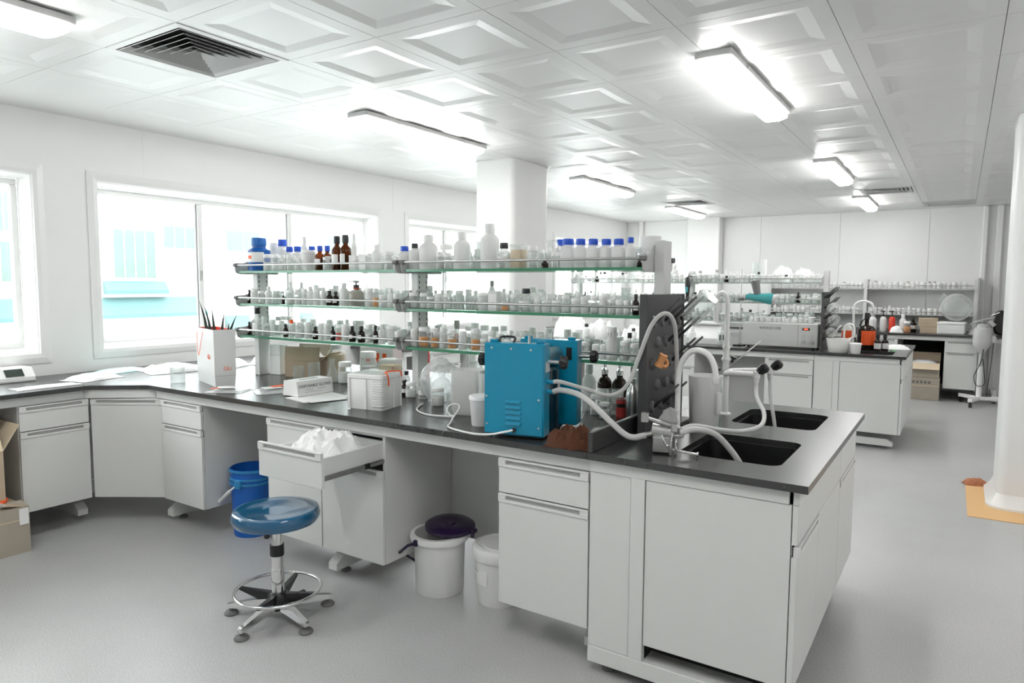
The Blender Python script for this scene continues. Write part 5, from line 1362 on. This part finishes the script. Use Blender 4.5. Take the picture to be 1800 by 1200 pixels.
part('spout', G().tube(spline([(0, 0, .185), (0, 0, .215), (-.02, -.01, .23), (-.06, -.02, .22)], 5), .004, 6), M['capw'], sq_)

bs = thing('basin', 'white plastic basin with tan contents on the second bench', 'basin', (-.955, B2 + .12, Z))
part('wall', G().lathe([(0, 0), (.08, 0), (.086, .01), (.108, .125), (.112, .13), (.104, .128), (.08, .012), (0, .012)], 26), M['hdpe'], bs)
part('contents', G().lathe([(0, .014), (.082, .014), (.088, .045), (0, .045)], 26), M['c_tan'], bs)
place('cup', -.80, B2 + .065, Z, .05, .10, 'small white cup touching the basin')
p2 = thing('peg_rack', 'dark drying rack with glassware on the second bench', 'rack', (-1.10, B2 + .08, Z))
part('board', G().box(-.012, 0, 0, .42, 0, .57, b=.002), M['peg'], p2)
for i in range(5):
    for j in range(3):
        y, z = .07 + .12 * j + (.06 if i % 2 else 0), .11 + i * .1
        part('peg', G().tube([(0, y, z), (.10, y, z + .11)], [.007, .0045], 6), M['peg'], p2)
for i, (y, z, r) in enumerate(((.1, .45, .05), (.22, .46, .045), (.16, .33, .05), (.30, .34, .045), (.08, .22, .045), (.22, .20, .04))):
    f_ = thing('round_flask', ['uppermost flask on the second peg rack, toward the viewer', 'uppermost flask on the second peg rack, away from the viewer', 'middle flask on the second peg rack, toward the viewer', 'middle flask on the second peg rack, away from the viewer', 'lowest flask on the second peg rack, toward the viewer', 'lowest flask on the second peg rack, away from the viewer'][i], 'flask', (-1.0, B2 + .08 + y, Z + z), group='flasks on the second peg rack')
    part('body', G().lathe([(0, 0)] + [(r * math.sin(D(t)), r - r * math.cos(D(t))) for t in range(20, 158, 17)] + [(r * .32, 2 * r), (r * .32, 2.6 * r)], 14), M['clear2'], f_, (0, 0, 0), (0, D(-140), 0))
ct = thing('orange_carton', 'white bottle with orange label behind the small loop faucet', 'bottle', (-.93, B2 + .50, Z))
part('body', G().loft([[(a, b, z) for a, b in rrect(-w, w, -.03, .03, .02, 3)] for w, z in ((.05, 0), (.052, .01), (.052, .2), (.03, .23), (.02, .24))], True, True), M['hdpe'], ct)
part('label', G().box(-.045, .045, -.0315, -.03, .09, .19), M['orange'], ct)
bj = thing('brown_jug', 'big brown glass jug with orange label behind the second sink', 'jug', (-.77, B2 + .60, Z), D(25))
part('body', narrow(.085, .36, 22, .22, .52, .86), M['darkg'], bj)
part('handle', G().tube(spline([(-.03, -.01, .30), (-.055, -.02, .28), (-.07, -.02, .23)], 5), .008, 8), M['darkg'], bj)
part('cap', knurl_cap(.023, .30, .365), M['capk'], bj)
part('label', lab_patch(.0862, .05, .19, 8, 50), M['orange'], bj)
part('contents', fill(.085, .16, 20), M['darkliq'], bj)
for x, y, lab in ((-.66, .42, 'small dark bottle with white label beside the brown jug'), (-.60, .46, 'second small dark bottle near the brown jug')):
    sd = thing('dropper_bottle', lab, 'bottle', (x, B2 + y + .10, Z))
    part('body', narrow(.032, .15, 14, .4, .55, .8), M['darkg'], sd)
    part('label', lab_patch(.0325, .02, .075, 6, 70), M['paper'], sd)
    part('cap', knurl_cap(.017, .12, .165), M['capk'], sd)
single('green_disc', G().lathe([(0, 0), (.03, 0), (.03, .012), (0, .014)], 16), M['mintlid'], 'pale green round lid beside the dark bottles', 'lid', (-.53, B2 + .62, Z))
single('crumpled_paper', crumple(14, 12, .22, .22, .05, 6.1, .9), M['cloth'], 'crumpled white paper on the second bench end', 'paper', (-.52, B2 + .85, Z), D(20))
goose('loop_faucet', 'white looped faucet beside the brown jug', (-.86, B2 + .34, Z), [(0, 0, .01), (0, 0, .25), (0, 0, .42), (.03, 0, .47), (.09, 0, .485), (.15, 0, .46), (.165, 0, .41)], .011)
goose('loop_faucet', 'shorter white looped faucet before the taller one', (-.93, B2 + .28, Z), [(0, 0, .01), (0, 0, .15), (.005, 0, .23), (.035, 0, .262), (.075, 0, .25), (.09, 0, .20), (.08, 0, .14), (.045, 0, .12)], .010)
single('hose', G().tube(spline([(-1.02, B2 + .2, 1.0), (-.99, B2 + .18, 1.07), (-.95, B2 + .22, 1.12)], 5), .008, 8), M['tubing'], 'short hose at the second peg rack', 'hose')
# left part of the second bench, seen under the island rack
for i, (x, y, sx, sy, h, s, lab) in enumerate(((-3.95, .35, .40, .40, .26, 2.0, 'tall white plastic bag at the window end of the second bench'), (-3.50, .28, .36, .32, .20, 3.3, 'white plastic bag in the middle of the second bench'),
                                     (-3.10, .30, .30, .3, .16, 4.4, 'low white plastic bag on the second bench'))):
    single('plastic_bag', crumple(34, 30, sx, sy, h, s, .75, 1.7, .15, 1.7, .6, .018), M['cloth'], lab, 'bag', (x, B2 + y, Z))
for k, x, y, r, h, lab in (('hdp', -3.38, .08, .045, .22, 'tall white bottle in front of the second bench bags'), ('hdk', -3.60, .07, .04, .18, 'black-capped white bottle before the second bench bags'), ('clk', -3.02, .07, .035, .15, 'clear black-capped bottle before the low white bag'), ('bek', -3.28, .12, .05, .12, 'beaker between the white bags of the second bench'), ('clk', -2.93, .13, .04, .16, 'clear bottle beside the low white bag'), ('fla', -2.85, .25, .055, .19, 'conical flask on the second bench'),
                           ('hdk', -2.72, .12, .045, .2, 'white bottle with black cap on the second bench'), ('cup', -3.72, .1, .05, .11, 'white tub before the tall white bag')):
    place(k, x, B2 + y, Z, r, h, lab, n=10)
for i, (x, lab) in enumerate(((-1.62, 'bulky white plastic bag lying on top of the second rack'), (-1.42, 'rounded white bag at the sink end of the second rack top'))):
    single('plastic_bag', crumple(26, 22, .2 if i else .22, .16, .15 if i == 0 else .13, 5.0 + i, .9, 1.7, .12, 1.6, .5, .012), M['cloth'], lab, 'bag', (x, 7.83, 1.5335))
tc_ = thing('clear_cylinder', 'tall clear cylinder on the second rack top tier', 'cylinder', (-1.90, 7.85, 1.5335))
part('wall', G().lathe([(0, 0), (.05, 0), (.05, .22), (.046, .22), (.046, .01), (0, .01)], 16), M['clear'], tc_)
part('pipe', G().lathe([(0, 0), (.018, 0), (.018, .25), (0, .25)], 12), M['capw'], tc_, (.085, 0, 0))
place('hdp', -3.0, 7.84, 1.5335, .05, .26, 'tall white bottle on the second rack top tier', n=10)
place('hdp', -2.85, 7.84, 1.5335, .055, .2, 'broad white bottle on the second rack top tier', n=10)
pd = thing('pipette', 'dark hand pipette hanging on the second rack', 'pipette', (-2.55, B2 + .45, 1.32))
part('barrel', G().lathe([(0, 0), (.012, 0), (.022, .09), (.03, .18), (.022, .25), (.012, .27), (0, .27)], 12), M['black'], pd)
part('display', G().box(-.012, .012, -.031, -.026, .10, .16), M['teal'], pd)
part('hook', G().tube(spline([(0, 0, .25), (0, .05, .28), (0, .13, .27)], 4), .006, 6), M['black'], pd)
part('tip', G().lathe([(0, -.10), (.003, -.10), (.008, 0), (0, 0)], 8), M['capw'], pd)

# ================================================================ FAR WALL THINGS
B3 = Y3
for k, x, y, r, h, lab in (('hdg', -1.03, .36, .05, .25, 'white bottle beside the pump bottles on the far bench'), ('hdp', -.66, .38, .045, .24, 'white bottle between red bottle and brown jar'),
                           ('drk', -.54, .40, .045, .20, 'black bottle next to the boxes on the far bench'), ('orj', -.60, .30, .045, .15, 'brown jar beside the black bottle on the far bench')):
    place(k, x, B3 + y, Z, r, h, lab, n=12)
for m, x, lab in (('hdpe', -.90, 'white pump bottle on the far bench'), ('redp', -.79, 'bright red pump bottle on the far bench')):
    t_ = thing('pump_bottle', lab, 'bottle', (x, B3 + .36, Z))
    part('body', narrow(.042, .27, 14, .35, .6, .8), M[m], t_)
    part('pump_head', G().lathe([(0, .2), (.016, .2), (.016, .225), (.006, .23), (.006, .265), (.02, .27), (.02, .285), (0, .285)], 10).box(-.04, 0, -.006, .006, .27, .284), M['black'], t_)
single('crumpled_paper', crumple(10, 10, .16, .14, .09, 2.9, 1.0), M['cloth'], 'small white heap between the bottles on the far bench', 'paper', (-.72, B3 + .2, Z))
def closed_box(name, lab, loc, sx, sy, sz, m, rot=0):
    c = thing(name, lab, 'box', loc, D(rot))
    part('carton', G().box(-sx / 2, sx / 2, -sy / 2, sy / 2, 0, sz, b=.003), M[m], c)
    part('tape', G().box(-sx / 2 - .001, sx / 2 + .001, -.03, .03, sz - .0005, sz + .001), M['kraftin'], c)
    part('seam', G().box(-sx / 2 + .01, sx / 2 - .01, -sy / 2 - .001, -sy / 2, sz * .62, sz * .635), M['kraftin'], c)
    return c
closed_box('cardboard_box', 'lower small cardboard box on the far bench', (-.345, B3 + .32, Z), .20, .2, .085, 'kraft')
closed_box('cardboard_box', 'upper small cardboard box on the far bench', (-.355, B3 + .32, Z + .087), .225, .2, .115, 'kraft')
sf = thing('foam_box', 'white polystyrene box on the far bench under the glass bowl', 'box', (-.085, B3 + .30, Z), D(-4))
part('tub', G().box(-.155, .155, -.12, .12, 0, .12, b=.008), M['styro'], sf)
part('lid', G().box(-.158, .158, -.123, .123, .12, .16, b=.01), M['styro'], sf)
gf = thing('glass_bowl', 'big round clear glass flask above the polystyrene box', 'flask', (.16, B3 + .33, Z + .18))
R_ = .185
part('bulb', G().lathe([(0, 0)] + [(R_ * math.sin(D(t)), R_ - R_ * math.cos(D(t))) for t in range(12, 165, 12)] + [(.05, 2 * R_ - .01), (.05, 2 * R_ + .04), (.058, 2 * R_ + .045)], 28), M['bulb'], gf, (-.06, 0, .06), (0, D(-52), 0))
part('neck_clamp', G().tube([(.16, -.02, .0), (.22, -.03, -.06)], .03, 12), M['greymetal'], gf)
part('flask_arm', G().tube([(.14, -.05, .05), (.26, -.1, .12)], .012, 8), M['chrome'], gf)
single('plastic_bag', crumple(26, 22, .28, .22, .14, 7.3, .8, 1.7, .12, 1.6, .6, .012), M['greybag'], 'grey plastic bag beside the polystyrene box', 'bag', (.24, B3 + .28, Z))
single('black_cushion', G().loft([[(x, y, z) for x, z in rrect(-.13 * q, .13 * q, -.15 * q, .17 * q, .07, 4)] for y, q in ((0, .85), (.02, 1), (.06, 1), (.08, .85))], True, True), M['black'], 'black rounded cushion behind the trolley motor', 'cushion', (.50, B3 + .32, Z + .152))
for i, (x, y, z, h, m, lab) in enumerate(((-.42, .18, 0, .30, 'kraft2', 'lower large cardboard box under the far bench'),)):
    c = thing('cardboard_box', lab, 'box', (x + .04, B3 + .16, 0))
    part('carton', G().box(-.20, .20, -.18, .18, 0, .30, b=.004), M[m], c)
    part('tape', G().box(-.19, .19, -.1815, -.18, .185, .195), M['kraftin'], c)
    for k in range(5): part('print', G().box(-.11 + k * .045, -.085 + k * .045, -.1815, -.18, .22, .25), M['ink'], c)
c = thing('cardboard_box', 'upper open cardboard box under the far bench', 'box', (-.38, B3 + .16, .302))
carton(c, -.19, .19, -.17, .17, 0, .19, M['kraft2'])
flap(c, (-.19, -.17, .19), (.19, -.17, .19), (0, -1, 0), -35, .13, M['kraftin'])
flap(c, (-.19, .17, .19), (.19, .17, .19), (0, 1, 0), 70, .12, M['kraft'])
flap(c, (-.19, -.17, .19), (-.19, .17, .19), (-1, 0, 0), 60, .1, M['kraft'])
part('papers', crumple(8, 8, .3, .28, .05, 8.8, .9), M['cloth'], c, (0, 0, .175))
tr = thing('trolley_motor', 'white wheeled stand with a round motor unit by the aisle column', 'stand', (.245, B3 - .12, 0))
for a in (12, 132, 252):
    lg = part('leg', G().box(0, .30, -.025, .025, .07, .115, b=.006), M['whitemetal'], tr, rot=(0, 0, D(a)))
    part('caster', G().tube([(.27, -.012, .03), (.27, .012, .03)], .03, 14).box(.26, .28, -.01, .01, .03, .07), M['black'], lg)
part('pole', G().lathe([(0, .10), (.03, .10), (.03, .50), (0, .50)], 14), M['whitemetal'], tr)
part('cone', G().lathe([(0, .50), (.03, .50), (.022, .60), (.018, .66), (0, .66)], 14), M['steel'], tr)
mo = part('motor', G().lathe([(0, .66), (.03, .66), (.09, .76), (.098, .80), (.098, .92), (.09, .97), (.06, .99), (.06, 1.02), (.04, 1.03), (0, 1.03)], 24), M['greycase'], tr)
part('side_box', G().box(.09, .15, -.045, .045, .79, .89, b=.02), M['greycase'], mo)
part('handle_arm', G().tube([(-.13, .0, 1.02), (-.05, .0, 1.07), (.12, .0, 1.12)], .012, 8), M['chrome'], tr)
part('cable', G().tube(spline([(.02, -.09, .72), (.0, -.05, .55), (-.06, -.05, .38), (-.03, -.05, .26), (.05, -.05, .28), (.04, -.05, .45), (.02, -.05, .60)], 8), .005, 6), M['black'], tr)
part('cable', G().tube(spline([(.12, -.03, .80), (.11, -.06, .6), (.09, -.06, .3), (.08, -.05, .12)], 8), .005, 6), M['black'], tr)

# ---------------------------------------------------------------- window bench behind the column
ho = thing('extraction_hood', 'black round extraction hood hanging by the column', 'hood', (-4.18, 6.02, 1.36))
part('dome', G().lathe([(.0, .30), (.03, .30), (.06, .26), (.10, .16), (.115, .05), (.10, .0), (.095, .0), (.11, .05), (.095, .155), (0, .27)], 22), M['black'], ho)
part('duct', G().tube([(0, 0, .29), (0, 0, ZC - 1.36)], .022, 12), M['capw'], ho)
for i, (x, y, h, s, lab) in enumerate(((-4.8, 5.4, .10, 1.2, 'white papers on the window bench seen on the window side of the middle post'), (-4.75, 6.2, .12, 2.2, 'white papers on the window bench seen just before the column'), (-4.7, 7.6, .2, 3.2, 'white bag on the window bench beyond the column'))):
    single('crumpled_paper', crumple(14, 12, .4, .55, h, s, 1.0), M['cloth'], lab, 'paper', (x, y, Z))
place('whj', -4.6, 6.55, Z, .06, .24, 'white jar on the window bench before the column', n=10)

# ---------------------------------------------------------------- at the right-hand column
single('cardboard_sheet', G().plate([(.095, 6.26), (.105, 5.31), (.95, 5.34), (.95, 6.22)], [], .0005, .004), M['tancard'], 'flat orange-tan cardboard sheet under the aisle column', 'cardboard')
single('rag', crumple(14, 10, .16, .10, .05, 4.2, 1.0, 1.6), M['ragmix'], 'small reddish brown rag behind the aisle column base', 'rag', (.165, 6.20, .0045), D(15))
